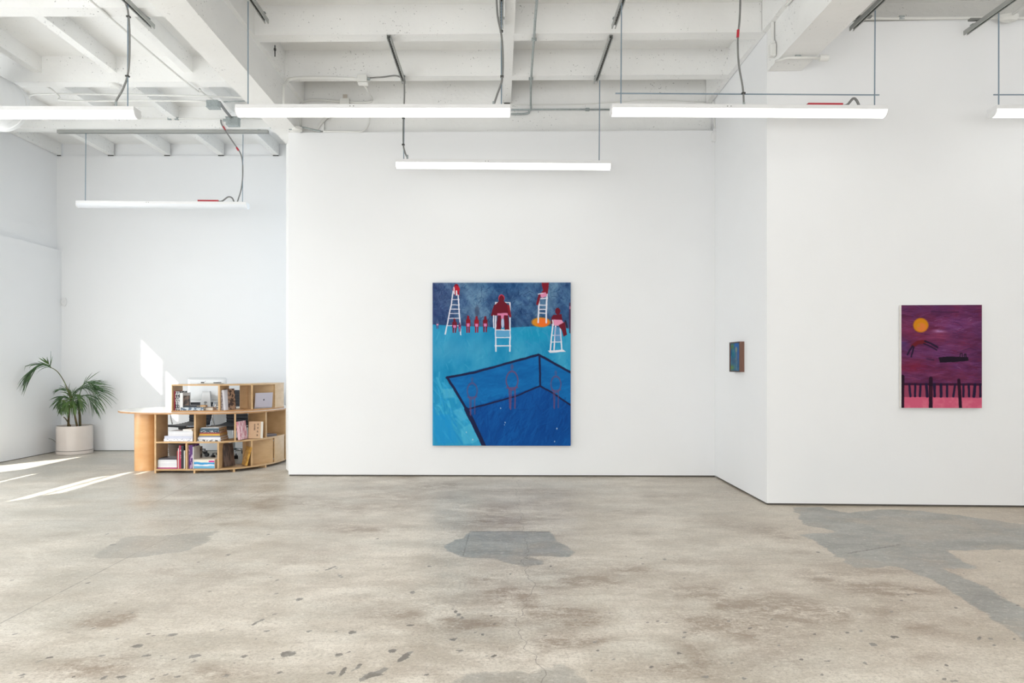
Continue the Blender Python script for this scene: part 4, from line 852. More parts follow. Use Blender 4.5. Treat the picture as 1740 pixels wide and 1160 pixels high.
SPK = speck('black white spine', (40, 42, 58), (222, 224, 226), 50, (1, 1, .8)); SPB = speck('brown photo cover', (70, 52, 44), (176, 142, 116), 22); SPD = speck('dark photo cover', (48, 38, 36), (104, 84, 72), 24)
SPG = speck('blue grey grid spine', (92, 112, 132), (196, 208, 216), 42); SPW = speck('blue specked spine', (120, 130, 160), (232, 234, 240), 60, (1, 1, 1), .35, .45); STR = speck('pink striped cover', (192, 120, 134), (226, 200, 204), 40, (3, 1, .3)); SPT = speck('teal and white spine', (44, 66, 80), (218, 222, 224), 45, (1, 1, 2), .55, .62)
RIV = speck('purple lettered spine', (104, 62, 136), (206, 176, 214), 34, (1, 1, .6), .55, .62); PKT = speck('pink lettered spine', (176, 48, 82), (236, 200, 208), 50, (1, 1, .5), .6, .68)
def book(label, c, size, m, rz=0, lean=0, flat=False, group=None, pages=PAGES, spine_rgb=None, name='book', text=None, rx=0):
    """size = (width along shelf, depth, height); c = centre of the bottom"""
    w, d, h = size
    t = thing(name, label, 'book', c, rz, group); t.rotation_euler = (rx, lean, rz)
    mt = m if not isinstance(m, tuple) else cm(m); cv = min(.003, (h if flat else w)*.14)
    if flat:   # lying: spine towards the front (-y)
        MB().b2(-w/2, w/2, -d/2, d/2, 0, cv).b2(-w/2, w/2, -d/2, d/2, h-cv, h).b2(-w/2, w/2, -d/2, -d/2+cv, cv, h-cv).build('cover', mt, t)
        MB().b2(-w/2+.004, w/2-.004, -d/2+cv, d/2-.004, cv, h-cv).build('page_block', pages, t)
    else:
        MB().b2(-w/2, -w/2+cv, -d/2, d/2, 0, h).b2(w/2-cv, w/2, -d/2, d/2, 0, h).b2(-w/2+cv, w/2-cv, -d/2, -d/2+cv, 0, h).build('cover', mt, t)
        MB().b2(-w/2+cv, w/2-cv, -d/2+cv, d/2-.004, .004, h-.004).build('page_block', pages, t)
    return t
def upright(px0, px1, pytop, Y, zb, label, m, grp, lean=0, depth=.2, **k):
    x0 = wx(px0, Y); x1 = wx(px1, Y); return book(label, ((x0+x1)/2, Y+depth/2, zb), (x1-x0-.001, depth, wz(pytop, Y)-zb), m, lean=lean, group=grp, **k)
Q = lambda x: 180+x/5.4375
R_ = lambda y: 620+y/5.4375
g1 = 'books on the top shelf'
zS = hz1; Yb = 8.78
upright(Q(613), Q(619), R_(236), Yb, zS, 'thin greenish cream book at the left end of the upper shelf', (214, 214, 190), g1)
upright(Q(620), Q(630), R_(235), Yb, zS, 'pale pink book second from the left on the upper shelf', (222, 196, 196), g1)
upright(Q(631), Q(640), R_(240), Yb, zS, 'thin magenta book between the pale pink book and the patterned spines', (190, 44, 90), g1)
upright(Q(641), Q(659), R_(243), Yb, zS, 'black and white patterned spine, left of two alike on the upper shelf', SPK, g1)
upright(Q(660), Q(679), R_(245), Yb, zS, 'black and white patterned spine, right of two alike on the upper shelf', SPK, g1)
upright(Q(682), Q(710), R_(258), Yb, zS, 'wide white book on the upper shelf, behind the dark photo book', (232, 232, 232), g1, depth=.22)
upright(Q(690), Q(738), R_(240), 9.0, zS, 'brown-topped book standing behind the white book', (92, 76, 64), g1, depth=.04)
book('blue-grey gridded long book lying at the bottom of the upper shelf stack', (wx(Q(818), 8.85), 8.86, zS), (wx(Q(925), 8.78)-wx(Q(713), 8.78), .16, .039), SPG, flat=True, group=g1)
book('black book lying on the blue-grey gridded book', (wx(Q(796), 8.85), 8.87, zS+.0395), (.165, .15, .024), (44, 46, 52), flat=True, group=g1)
upright(Q(716), Q(766), R_(282), 8.80, zS+.064, 'small dark photo book standing on the black lying book', SPD, g1, depth=.03)
t = thing('wooden_box', 'small pale wooden box beside the black lying book', 'box', (wx(Q(905), 8.87), 8.87, zS+.040)); MB().b2(-.035, .035, -.03, .03, 0, .020, .003).build('box_body', PLY, t); MB().b2(-.036, .036, -.031, .031, .0205, .025).build('box_lid', PLYE, t)
t = thing('note_pile', 'pile of cream papers beside the gridded book', 'papers', (wx(Q(972), 8.88), 8.88, zS))
MB().b2(-.045, .045, -.06, .06, 0, .03).build('paper_block', PAGES, t); MB().box((0, 0, .033), (.085, .11, .004), rz=.1).build('paper_sheet', KRAFT, t)
t = thing('white_figurine', 'tiny white and black figurine on the papers', 'figurine', (wx(Q(1012), 8.86), 8.86, zS+.0355)); MB().lathe([(.010, 0), (.013, .01), (.007, .02), (.011, .03), (.004, .038)], seg=14).build('figure_body', WHITE_METAL, t, True); MB().b2(-.006, .006, -.013, -.010, .010, .016).build('face_band', RUBBER, t)
g2 = 'books beside the middle divider'
Yc = 8.80
upright(Q(1050), Q(1064), R_(226), Yc, zS, 'reddish grey book against the middle divider of the upper shelf', (142, 96, 100), g2, lean=-.03)
upright(Q(1066), Q(1083), R_(232), Yc, zS, 'grey marbled book next to the white leaning book', speck('grey marble cover', (120, 112, 122), (190, 184, 190), 30), g2, lean=-.06)
upright(Q(1086), Q(1104), R_(230), Yc, zS, 'white book leaning left on the upper shelf', (232, 232, 240), g2, lean=-.08)
book('tan photo book leaning beside the white book on the upper shelf', (wx(Q(1138), 8.90), 8.93, zS+.004), (.016, .19, .27), SPB, rz=-.46, lean=-.12, group=g2)
# middle row
zM = ZM1; g3 = 'books lying in the middle row, left bay'
xr = Q(803); Ym = 8.86
def flatpx(x0, x1, y0, y1, Y, d, label, m, grp, pages=PAGES, rz=0, zmin=None):
    X0 = wx(Q(x0), Y); X1 = wx(Q(x1), Y); z0_ = wz(R_(y1), Y) if zmin is None else zmin; z1_ = wz(R_(y0), Y)
    o = book(label, ((X0+X1)/2, Y+d/2, z0_), (X1-X0, d, z1_-z0_), m, flat=True, group=grp, pages=pages); o.rotation_euler.z = rz; return z1_+.0004
z = zM+.0004
def pile(items, Y, grp, z, d=.2, pages=PAGES):
    for x0, x1, hpx, label, m in items:
        h = hpx/5.4375*Y/F; X0 = wx(Q(x0), Y); X1 = wx(Q(x1), Y)
        book(label, ((X0+X1)/2, Y+d/2, z), (X1-X0, d, h-.0006), m, flat=True, group=grp, pages=pages); z += h
    return z
z = pile([(535, 800, 24, 'blue-specked white book at the bottom of the left lying pile', SPW), (540, 802, 25, 'bluish white book second from the bottom of the left lying pile', (206, 210, 226)),
      (576, 802, 15, 'white book third from the bottom of the left lying pile', (228, 228, 232)), (578, 803, 15, 'white book fourth from the bottom of the left lying pile', (232, 232, 236)), (575, 803, 14, 'white book fifth from the bottom of the left lying pile', (226, 228, 232))], 8.76, g3, z)
book('short white book on top of the left lying pile', (wx(Q(752), 8.78), 8.88, z), (.115, .2, .022), (238, 234, 228), flat=True, group=g3)
g4 = 'books lying in the middle row, centre bay'
pile([(842, 1062, 16, 'grey book with lettered spine at the bottom of the centre pile', SPK), (848, 1058, 22, 'thick white book second from the bottom of the centre pile', (234, 234, 238)), (858, 1052, 14, 'grey-blue book under the yellow one in the centre pile', (128, 132, 150)),
      (862, 1052, 17, 'yellow book in the centre pile', (214, 170, 62)), (866, 1048, 12, 'dark red book in the centre pile', (158, 62, 62)), (866, 1046, 20, 'teal book with white lettering near the top of the centre pile', SPT), (872, 1044, 20, 'dark teal book second from the top of the centre pile', (66, 88, 102)), (880, 1040, 5, 'thin pale book on top of the centre pile', (222, 226, 228))], 8.76, g4, zM+.0004, .26, KRAFT)
g5 = 'upright books in the middle row'
t = book('pink and white striped book leaning at the right of the middle row', (wx(Q(1243), 8.86), 8.95, zM+.006), (.032, .20, .24), STR, rz=-.12, lean=-.14, group=g5)
# square tan book facing out with its lettering
tb = thing('art_book', 'square tan book facing out with dark lettering down its cover', 'book', (wx(Q(1386), 9.05), 9.07, zM+.004), .0, g5); tb.rotation_euler = (-.12, 0, .10)
hb = .225; wb = .20
TAN = cm((214, 178, 142)); INK = mat('dark brown ink', (70, 44, 34), .6)
MB().b2(-wb/2, wb/2-.045, -.018, -.015, 0, hb).b2(-wb/2, wb/2-.03, .015, .018, 0, hb).b2(-wb/2, -wb/2+.003, -.015, .015, 0, hb).build('cover', TAN, tb)
mbp = MB(); mbp.prism([(-wb/2+.003, -.0145), (wb/2-.045, -.0145), (wb/2-.018, -.002), (wb/2-.03, .0145), (-wb/2+.003, .0145)], .003, hb-.003); mbp.build('page_block', PAGES, tb)
def text(s, loc, size, parent, m, rot=(PI/2, 0, 0), name='lettering', ext=.0004):
    cu = bpy.data.curves.new(name, 'FONT'); cu.body = s; cu.size = size; cu.extrude = ext; cu.align_x = 'CENTER'; cu.align_y = 'CENTER'; cu.offset = size*.02
    o = bpy.data.objects.new(name, cu); col.objects.link(o); dg = bpy.context.evaluated_depsgraph_get(); me = bpy.data.meshes.new_from_object(o.evaluated_get(dg)); bpy.data.objects.remove(o)
    me.materials.clear(); me.materials.append(m); o = bpy.data.objects.new(name, me); col.objects.link(o); o.parent = parent; o.location = loc; o.rotation_euler = rot; return o
for k, ch in enumerate('KERR'): text(ch, (.022-.008*k/3, -.0188, hb-.040-.048*k), .034, tb, INK)
text('ANNEK', (-.024, -.0188, hb-.075), .026, tb, INK, rot=(PI/2, PI/2, 0))
u_ = solve_u(468); p_, d_ = front_pt(u_)
for k, (lb, c_) in enumerate((('grey magazine lying at the bottom in the far right shelf bay', (120, 116, 122)), ('dark magazine lying second in the far right shelf bay', (60, 56, 62)), ('grey-brown magazine on top in the far right shelf bay', (142, 132, 130)))):
    b_ = book(lb, (p_.x-.13, p_.y+.03, zM+.0004+.0095*k), (.20, .17, .009), c_, flat=True, group='magazines in the far right shelf bay', rz=.98)
# bottom row
zL = ZB1+.0004; g6 = 'books in the bottom row, left bay'
pile([(474, 658, 10, 'magenta covered book at the bottom of the lower left pile', (176, 60, 128)), (479, 656, 18, 'thick white book second from the bottom of the lower left pile', (236, 236, 238)), (481, 655, 18, 'thick white book third from the bottom of the lower left pile', (230, 230, 234)), (480, 655, 18, 'thick white book fourth from the bottom of the lower left pile', (236, 236, 238)),
      (480, 654, 18, 'thick white book fifth from the bottom of the lower left pile', (230, 232, 234)), (490, 652, 16, 'dark covered book on top of the lower left pile', (66, 62, 68))], 8.76, g6, zL, .2)
Yd_ = 8.765
for x0, x1, yt, lb, m_ in ((657, 665, 795, 'thin red book right of the lower left pile', (196, 66, 66)), (665.5, 673, 768, 'thin white book between the red and the pink lettered book', (226, 214, 214)), (674, 694, 743, 'pink lettered book in the bottom left bay', PKT), (695, 719, 745, 'black book in the bottom left bay', (34, 36, 42)), (720, 729, 790, 'short white book against the first bottom divider', (230, 230, 228))): upright(Q(x0), Q(x1), R_(yt), Yd_, zL, lb, m_, g6)
g7 = 'books in the bottom row, second bay'
for x0, x1, yt, lb, m_ in ((745, 763, 742, 'dark grey-green book at the left of the second bottom bay', (74, 84, 88)), (764, 800, 738, 'thick purple lettered book in the second bottom bay', RIV), (801, 810, 755, 'thin white book beside the purple one', (232, 230, 230))): upright(Q(x0), Q(x1), R_(yt), Yd_, zL, lb, m_, g7)
upright(Q(812), Q(884), R_(750), 8.95, zL, 'dark scribbled book facing out behind the striped box', speck('scribbled dark cover', (44, 38, 36), (122, 110, 100), 30, (2, 1, .5)), g7, depth=.025)
bx = thing('striped_box', 'white box with cyan and magenta brush bands in the second bottom bay', 'box', (wx(Q(908), 8.77), 8.87, zL)); bw = wx(Q(1005), 8.76)-wx(Q(812), 8.76); bh = .115
MB().b2(-bw/2, bw/2, -.1, .1, 0, bh-.012, .002).build('box_body', cm((236, 232, 220)), bx)
def stripe_mat():
    m, nt, b = newmat('brush bands'); L = nt.links.new; N = nt.nodes.new
    tc = N('ShaderNodeTexCoord'); sp = N('ShaderNodeSeparateXYZ'); L(tc.outputs['Object'], sp.inputs[0]); n = N('ShaderNodeTexNoise'); n.inputs['Scale'].default_value = 14; mp = N('ShaderNodeMapping'); mp.inputs['Scale'].default_value = (.6, 1, 3); L(tc.outputs['Object'], mp.inputs[0]); L(mp.outputs[0], n.inputs['Vector'])
    a = N('ShaderNodeMath'); a.operation = 'MULTIPLY_ADD'; a.inputs[1].default_value = .03; L(n.outputs['Fac'], a.inputs[0]); L(sp.outputs['Z'], a.inputs[2])
    r = N('ShaderNodeValToRGB'); mr = N('ShaderNodeMapRange'); mr.inputs['From Min'].default_value = 0; mr.inputs['From Max'].default_value = .13; L(a.outputs[0], mr.inputs['Value']); L(mr.outputs[0], r.inputs[0])
    e = r.color_ramp.elements; e[0].position = 0; e[0].color = tuple(lin((70, 160, 214)))+(1,); e[1].position = .36; e[1].color = tuple(lin((120, 190, 224)))+(1,)
    for ps, c in ((.40, (236, 236, 240)), (.50, (236, 236, 240)), (.54, (46, 150, 208)), (.70, (60, 160, 214)), (.76, (238, 232, 214)), (1.0, (238, 232, 214))):
        q_ = e.new(ps); q_.color = tuple(lin(c))+(1,)
    L(r.outputs[0], b.inputs['Base Color']); b.inputs['Roughness'].default_value = .5; return m
MB().b2(-bw/2+.002, bw/2-.002, -.1012, -.1002, .002, bh-.013).build('printed_front', stripe_mat(), bx)
MB().b2(-bw/2-.001, bw/2+.001, -.101, .101, bh-.0118, bh).build('box_lid', cm((240, 234, 220)), bx)
MB().prism([(bw/2-.075, -.1022), (bw/2-.004, -.1022), (bw/2-.004, -.1013), (bw/2-.05, -.1013)], bh-.034, bh-.014).build('magenta_mark', cm((214, 52, 140)), bx)
g8 = 'leaning books in the bottom row'
book('dark brown book leaning in the third bottom bay', (wx(Q(1118), 8.86)-.005, 8.93, zL+.004), (.05, .17, .30), speck('dark wood cover', (58, 44, 38), (96, 76, 66), 14, (3, 3, .5)), rz=-.50, lean=-.17, group=g8)
book('ochre yellow book leaning right in the third bottom bay', (wx(Q(1268), 8.98), 9.02, zL+.006), (.028, .17, .25), speck('ochre cover', (176, 124, 40), (206, 158, 70), 30), rz=.62, lean=.26, group=g8)
# things on top of the upper unit
t = thing('closed_folder', 'thin grey folder lying on top of the upper shelf unit', 'folder', (wx(362, 9.0), 8.93, ht1)); MB().b2(-.14, .14, -.08, .08, 0, .007).build('cover', cm((170, 164, 156)), t); MB().b2(-.13, .145, -.075, .06, .0075, .012).build('paper_block', PAGES, t)
t = thing('eyeglasses', 'black folded glasses at the left end of the grey folder', 'glasses', (wx(347, 8.98), 8.93, ht1+.0125))
MB().b2(-.018, .0, -.012, .0, 0, .014, .002).b2(.004, .022, -.012, .0, 0, .014, .002).b2(-.02, .024, .0, .004, .01, .014).build('frame', RUBBER, t); MB().cyl((.02, 0, .01), (.028, .03, .028), .0016).build('temple', RUBBER, t)
t = thing('phone', 'black phone lying on the right end of the grey folder', 'phone', (wx(372, 8.98), 8.93, ht1+.0125)); MB().b2(-.033, .033, -.05, .05, 0, .009, .002).build('phone_body', RUBBER, t); MB().b2(-.029, .029, -.045, .045, .0092, .0098).build('screen', BLACK, t)

# laptop in the upper right bay, lid towards us
lp = thing('laptop', 'silver open laptop standing in the upper right bay, lid facing out', 'laptop', (-3.185, 9.24, zS+.0005)); lp.rotation_euler = (0, 0, .95)
lw = .275; lh = .20
MB().b2(-lw/2, lw/2, .0, .10, 0, .010, .003).build('keyboard_base', ALU, lp)
lid = MB().b2(-lw/2, lw/2, -.004, .003, 0, lh, .0025).build('screen_lid', mat('silver rose lid', (196, 186, 192), .3, .5), lp); lid.rotation_euler = (.10, 0, 0); lid.location = (0, -.002, .011)
def apple(parent, y, zc, s):
    m_ = MB(); pts = []
    for k in range(36):
        a = 2*PI*k/36; x_ = math.cos(a); z_ = math.sin(a); r = 1.0
        if z_ > 0: r -= .16*math.exp(-(x_/.22)**2)
        else: r -= .08*math.exp(-(x_/.2)**2)
        xx, zz = x_*r*.88, z_*r
        if math.hypot(xx-1.05, zz-.1) < .42:
            dx_, dz_ = xx-1.05, zz-.1; l_ = math.hypot(dx_, dz_); xx = 1.05-.42*abs(dx_)/l_; zz = .1+.42*dz_/l_
        pts.append((xx*s, zz*s))
    b = m_.bm; f = [b.verts.new((a_, y, zc+c_)) for a_, c_ in pts]; g = [b.verts.new((a_, y+.0006, zc+c_)) for a_, c_ in pts]
    b.faces.new(f); b.faces.new(g[::-1])
    for i in range(36): b.faces.new((f[i], g[i], g[(i+1) % 36], f[(i+1) % 36]))
    lf_ = [(.02, 1.05), (.10, 1.35), (.38, 1.52), (.30, 1.2)]; f = [b.verts.new((a_*s, y, zc+c_*s)) for a_, c_ in lf_]; b.faces.new(f)
    return m_.build('lid_emblem', mat('dark mirror emblem', (64, 58, 62), .3, .4), parent)
apple(lid, -.0048, lh*.52, .012)
# desktop computer seen from behind
im = thing('desktop_computer', 'silver all-in-one desktop computer seen from behind on the desk', 'computer', (wx(350, 9.55), 9.60, ZT1+.0005)); im.rotation_euler = (0, 0, .18)
sw, sh = .53, .335
rings = []
for k in range(9):
    f = k/8; sxk = 1-.92*f**2.4; d_ = .012+.035*math.sin(f*PI/2); zc_ = .27-.02*f
    hw_ = sw/2*sxk; hh_ = (.16)*sxk; ring = []
    for j in range(32):
        a = 2*PI*j/32; ex = .16; cx_ = math.copysign(abs(math.cos(a))**ex, math.cos(a)); cz_ = math.copysign(abs(math.sin(a))**ex, math.sin(a)); ring.append((hw_*cx_, -d_, zc_+hh_*cz_))
    rings.append(ring)
MB().loft([[(x_, .0, z_) for x_, _y, z_ in rings[0]]]+rings).build('rear_shell', ALUW, im, True, auto=True)
MB().b2(-sw/2, sw/2, -.012, 0, .085, .135, .003).build('chin', ALUW, im); MB().b2(-sw/2+.03, sw/2-.03, .0, .004, .14, .405).build('screen', RUBBER, im)
st = MB().loft([[(-.05, -.085, .22), (.05, -.085, .22), (.05, -.080, .235), (-.05, -.080, .235)], [(-.075, -.125, .012), (.075, -.125, .012), (.075, -.119, .012), (-.075, -.119, .012)]]).b2(-.05, .05, -.085, -.03, .215, .245).b2(-.085, .085, -.13, .08, 0, .010, .003)
st.build('stand', ALU, im)
MB().cyl((0, -.1155, .08), (0, -.108, .08), .022, 24).build('cable_hole', FLEX, im); im.children[-1].location = (0, -.003, -.004)
MB().tube([(.0, -.118, .08), (-.02, -.15, .03), (-.08, -.17, .008), (-.16, -.14, .006)], .003).build('power_cord', RUBBER, im, True)
ports = MB()
for k in range(5): ports.b2(-.19+k*.018, -.18+k*.018, -.0137, -.0117, .115, .121)
ports.cyl((-.09, -.0137, .118), (-.09, -.0117, .118), .006).build('ports', FLEX, im)
# cables on the desk
t = MB().tube([(-3.98, 9.35, ZT1+.008), (-3.9, 9.32, ZT1+.03), (-3.82, 9.38, ZT1+.012), (-3.86, 9.46, ZT1+.02), (-3.76, 9.40, ZT1+.035), (-3.70, 9.44, ZT1+.01), (-3.8, 9.5, ZT1+.008)], .006).build('cable_coil', RUBBER, None, True); tag(t, 'tangle of black cables on the desk behind the tan photo book', 'cable')
t = thing('sheet_pile', 'short pile of papers on the desk under the black cables', 'papers', (-3.74, 9.62, ZT1+.0005), .2); MB().b2(-.1, .1, -.07, .07, 0, .012).build('paper_block', PAGES, t); MB().box((.01, 0, .014), (.2, .14, .002), rz=.12).build('paper_sheet', WALL, t)

# ------------------------------------------------------------ office chairs
def ribbed(w, h, th, n, curve):
    rings = []; N = n*6
    for k in range(N+1):
        f = k/N; z_ = f*h; r = th*(.62+.38*abs(math.sin(f*n*PI))**.6); yb = curve*4*f*(1-f)
        rings.append([(-w/2, yb-r/2, z_), (w/2, yb-r/2, z_), (w/2+.004, yb, z_), (w/2, yb+r/2, z_), (-w/2, yb+r/2, z_), (-w/2-.004, yb, z_)])
    return MB().loft(rings)
def chair(loc, rz, label, g=None):
    t = thing('office_chair', label, 'chair', loc, rz, g)     # sits facing -y (towards the desk)
    b = ribbed(.46, .50, .034, 11, -.03).build('backrest', BLACK, t); b.location = (0, .23, .50); b.rotation_euler = (-.16, 0, 0)
    s_ = ribbed(.46, .46, .036, 9, .02).build('seat', BLACK, t); s_.location = (0, -.24, .475); s_.rotation_euler = (-PI/2+.04, 0, 0)
    MB().b2(-.11, .11, -.09, .09, .405, .445, .01).build('tilt_mechanism', RUBBER, t)
    MB().cyl((0, 0, .09), (0, 0, .27), .027, 14).build('gas_lift', STEEL, t, True, auto=True); MB().cyl((0, 0, .26), (0, 0, .41), .017, 14).build('stem', CHROME, t, True, auto=True)
    fr = MB()
    for sx in (-1, 1): fr.tube([(sx*.235, -.23, .475), (sx*.235, .1, .47), (sx*.235, .22, .50), (sx*.235, .31, .98)], .010)
    fr.cyl((-.235, .05, .45), (.235, .05, .45), .012); fr.build('side_frame', CHROME, t, True)
    for sx in (-1, 1):
        MB().tube([(sx*.27, -.06, .48), (sx*.285, -.08, .60), (sx*.28, -.07, .69), (sx*.275, .05, .70), (sx*.26, .245, .69)], .010).build('armrest', CHROME, t, True)
        MB().tube([(sx*.28, -.06, .697), (sx*.275, .13, .702)], .017).build('arm_pad', RUBBER, t, True)
    bs = MB()
    for k in range(5):
        a = 2*PI*k/5+.3; bs.tube([(.02*math.cos(a), .02*math.sin(a), .115), (.30*math.cos(a), .30*math.sin(a), .075)], .017, 8, r2=.010)
    bs.build('star_base', CHROME, t, True)
    for k in range(5):
        a = 2*PI*k/5+.3; c_ = Vector((.31*math.cos(a), .31*math.sin(a), .0)); u_ = Vector((-math.sin(a), math.cos(a), 0))
        MB().cyl(c_-u_*.024+Vector((0, 0, .028)), c_+u_*.024+Vector((0, 0, .028)), .027, 16).cyl(c_+Vector((0, 0, .03)), c_+Vector((0, 0, .08)), .008).build('caster', RUBBER, t, True, auto=True)
    return t
chair((-4.02, 10.35, 0), -.12, 'black ribbed office chair behind the desk, nearest its curved end')
chair((-4.72, 10.38, 0), -.45, 'black ribbed office chair behind the desk, left of the other two and turned')
chair((-3.06, 10.72, 0), .1, 'black office chair mostly hidden behind the end of the main wall')
t = MB().tube([W(83, 745, 10.35), W(90, 747, 10.5), W(97, 754, 10.7), W(100, 764, 10.85)], .004).build('extension_cord', FLEX, None, True); tag(t, 'thin grey cord sagging beside the cream pot, on the left wall', 'cord')
# waste bin, cable reel
t = thing('waste_bin', 'brown-grey waste bin on the floor behind the shelves', 'waste bin', (wx(302, 9.7), 9.68, 0)); BN = mat('taupe bin', (118, 104, 94), .6)
MB().lathe([(.092, 0), (.12, .27), (.124, .275), (.116, .275), (.09, .01)], seg=32).build('bin_body', BN, t, True, auto=True)
t = thing('power_adapter', 'white power adapter with black cable on the floor under the desk', 'power adapter', (wx(342, 9.9), 9.75, 0)); MB().b2(-.035, .035, -.03, .03, 0, .12, .008).build('adapter_body', WHITE_METAL, t); MB().tube([(.03, 0, .06), (.09, -.02, .05), (.12, .0, .012), (.05, -.08, .008), (.2, -.05, .008)], .005).build('adapter_cable', RUBBER, t, True)

# ------------------------------------------------------------ potted palm
PC = (-6.655, 10.72)
pot = thing('potted_palm', 'palm in a large cream pot standing in the far left corner', 'potted plant', (PC[0], PC[1], 0))
MB().lathe([(.235, .055), (.252, .062), (.252, .435), (.246, .44), (.236, .436), (.234, .39), (.05, .385)], seg=64).build('pot', POTM, pot, True, auto=True)
MB().lathe([(.24, 0), (.256, .006), (.258, .05), (.25, .054), (.24, .05)], seg=64).build('saucer', POTM, pot, True, auto=True)
MB().lathe([(.238, .0), (.238, .004)], c=(0, 0, .392), seg=40).build('soil', SOIL, pot)
def PP(px, py, dy=0.0):
    Y_ = PC[1]+dy; w_ = W(px, py, Y_); return Vector((w_.x-PC[0], dy, w_.z))
for pts, r0, r1 in (([PP(116, 724), PP(117, 705), PP(119, 690, .02)], .018, .012), ([PP(136, 724, .05), PP(135, 700, .05), PP(131, 682, .03)], .020, .014), ([PP(131, 724, -.04), PP(126, 700, -.04), PP(121, 672)], .016, .010), ([PP(120, 724, -.05), PP(112, 712, -.06), PP(108, 708, -.06)], .012, .006)):
    MB().tube(pts, r0, 8, True, r1).build('stem', TRUNK, pot, True)
def frond(rach, n, lmax, m, start=.3, droop=.6, spread=.8, wid=.016, seed=1, lenf=None, side=None, down=0.0):
    r = random.Random(seed); pts = catmull(rach, 8); N = len(pts); mb_ = MB()
    mb_.tube(pts, .007, 6, False, .002); 
    for k in range(n):
        f = start+(1-start)*k/(n-1); i = min(int(f*(N-1)), N-2); p0 = pts[i].lerp(pts[i+1], f*(N-1)-i) if i < N-1 else pts[-1]
        tg = (pts[i+1]-pts[i]).normalized(); sd = side if side is not None else tg.cross(Vector((0, 0, 1)))
        sd = Vector(sd).normalized() if Vector(sd).length > .01 else Vector((0, 1, 0))
        for s in (-1, 1):
            ll = lmax*(math.sin(PI*(.18+.72*(f-start)/(1-start)))**.7 if lenf is None else lenf((f-start)/(1-start)))*r.uniform(.85, 1.1)
            d = (tg*(.55+.5*(f-start)/(1-start))+sd*s*spread*(1-.5*f)+Vector((0, 0, -down))+Vector((r.uniform(-.08, .08), r.uniform(-.08, .08), r.uniform(-.06, .06)))).normalized()
            p_ = p0.copy(); seg = 6; L_ = []; wv = d.cross(Vector((0, 1, 0))); wv = wv.normalized() if wv.length > .1 else Vector((1, 0, 0)); wv = (wv*.8+Vector((0, .5*s, 0))).normalized()
            for q_ in range(seg+1):
                ff = q_/seg; w_ = wid*(math.sin(PI*min(1, ff*.85+.12))**.8)*.5*(1-ff*.35) if q_ < seg else .0006
                L_.append((p_-wv*w_, p_+wv*w_)); d = (d+Vector((0, 0, -droop*.28*(.4+ff)))).normalized(); p_ = p_+d*ll/seg
            vs = [(mb_.bm.verts.new(a_), mb_.bm.verts.new(b_)) for a_, b_ in L_]
            for q_ in range(seg): mb_.bm.faces.new((vs[q_][0], vs[q_][1], vs[q_+1][1], vs[q_+1][0]))
    for v_ in mb_.bm.verts:
        v_.co.x = max(v_.co.x, XL+.012-PC[0]); v_.co.y = min(v_.co.y, YB-.012-PC[1])
    o = mb_.build('frond', m, pot, True); return o
# tall arching frond with its petiole
MB().tube([PP(121, 684), PP(117, 668, -.05), PP(110, 650, -.16), (PP(100, 634, -.3)), PP(92, 627, -.38), PP(85, 624, -.42)], .008, 8, True, .005).build('petiole', STALK, pot, True)
frond([PP(85, 624, -.42), PP(76, 619, -.5), PP(66, 620, -.58), PP(56, 626, -.66), PP(47, 636, -.74)], 13, .47, LEAF, start=.05, droop=.7, spread=.5, wid=.017, seed=3, side=(0, 1, .1), down=.25)
frond([PP(87, 625, -.4), PP(84, 620, -.42), PP(82, 617, -.44)], 3, .20, LEAF2, start=.3, droop=.02, spread=.5, wid=.024, seed=4, side=(1, 0, .3), lenf=lambda f: 1-.4*f)
MB().tube([PP(85, 624, -.42), PP(86, 612, -.42), PP(86.5, 596, -.42)], .006, 6, True, .001).build('leaf_spike', LEAF, pot, True)
# right hand fronds
frond([PP(122, 682), PP(126, 668), PP(136, 660, -.03), PP(148, 660, -.05), PP(157, 666, -.07), PP(163, 676, -.08)], 14, .46, LEAF, start=.25, droop=.6, spread=.8, wid=.014, seed=5, side=(.15, 1, .2))
frond([PP(124, 684), PP(130, 664, .05), PP(140, 657, .08), PP(152, 656, .1), PP(164, 662, .1)], 12, .40, LEAF, start=.3, droop=.35, spread=.85, wid=.014, seed=6, side=(.1, .8, .5))
frond([PP(130, 690), PP(136, 668, -.08), PP(144, 650, -.1), PP(152, 650, -.1), PP(160, 656, -.1)], 9, .26, LEAF, start=.4, droop=.25, spread=.6, wid=.02, seed=7, side=(0, .5, .8))
frond([PP(130, 690, -.02), PP(140, 672, -.1), PP(150, 676, -.16), PP(158, 690, -.18)], 10, .36, LEAF, start=.3, droop=.7, spread=.6, wid=.018, seed=8, side=(.2, 1, 0))
# front, low fronds
frond([PP(120, 690), PP(116, 676, -.06), PP(108, 674, -.12), PP(100, 682, -.16)], 11, .27, LEAF, start=.25, droop=.65, spread=.7, wid=.024, seed=9, side=(.3, 1, 0), down=.15)
frond([PP(118, 692), PP(112, 680, -.1), PP(107, 684, -.16), PP(103, 696, -.19)], 8, .20, LEAF2, start=.2, droop=.6, spread=.6, wid=.026, seed=10, side=(.6, .6, 0), down=.2)
frond([PP(122, 692), PP(124, 672, -.06), PP(130, 672, -.12), PP(134, 684, -.16)], 9, .22, LEAF2, start=.2, droop=.6, spread=.6, wid=.024, seed=11, side=(.6, .6, 0), down=.15)
frond([PP(120, 690), PP(118, 668, .05), PP(110, 660, .1), PP(100, 662, .13)], 9, .24, LEAF, start=.3, droop=.4, spread=.6, wid=.016, seed=12, side=(.1, .8, .4))
frond([PP(120, 692), PP(118, 682, -.12), PP(114, 684, -.2), PP(110, 694, -.24)], 9, .23, LEAF2, start=.1, droop=.7, spread=.6, wid=.024, seed=21, side=(.8, .5, 0), down=.5)
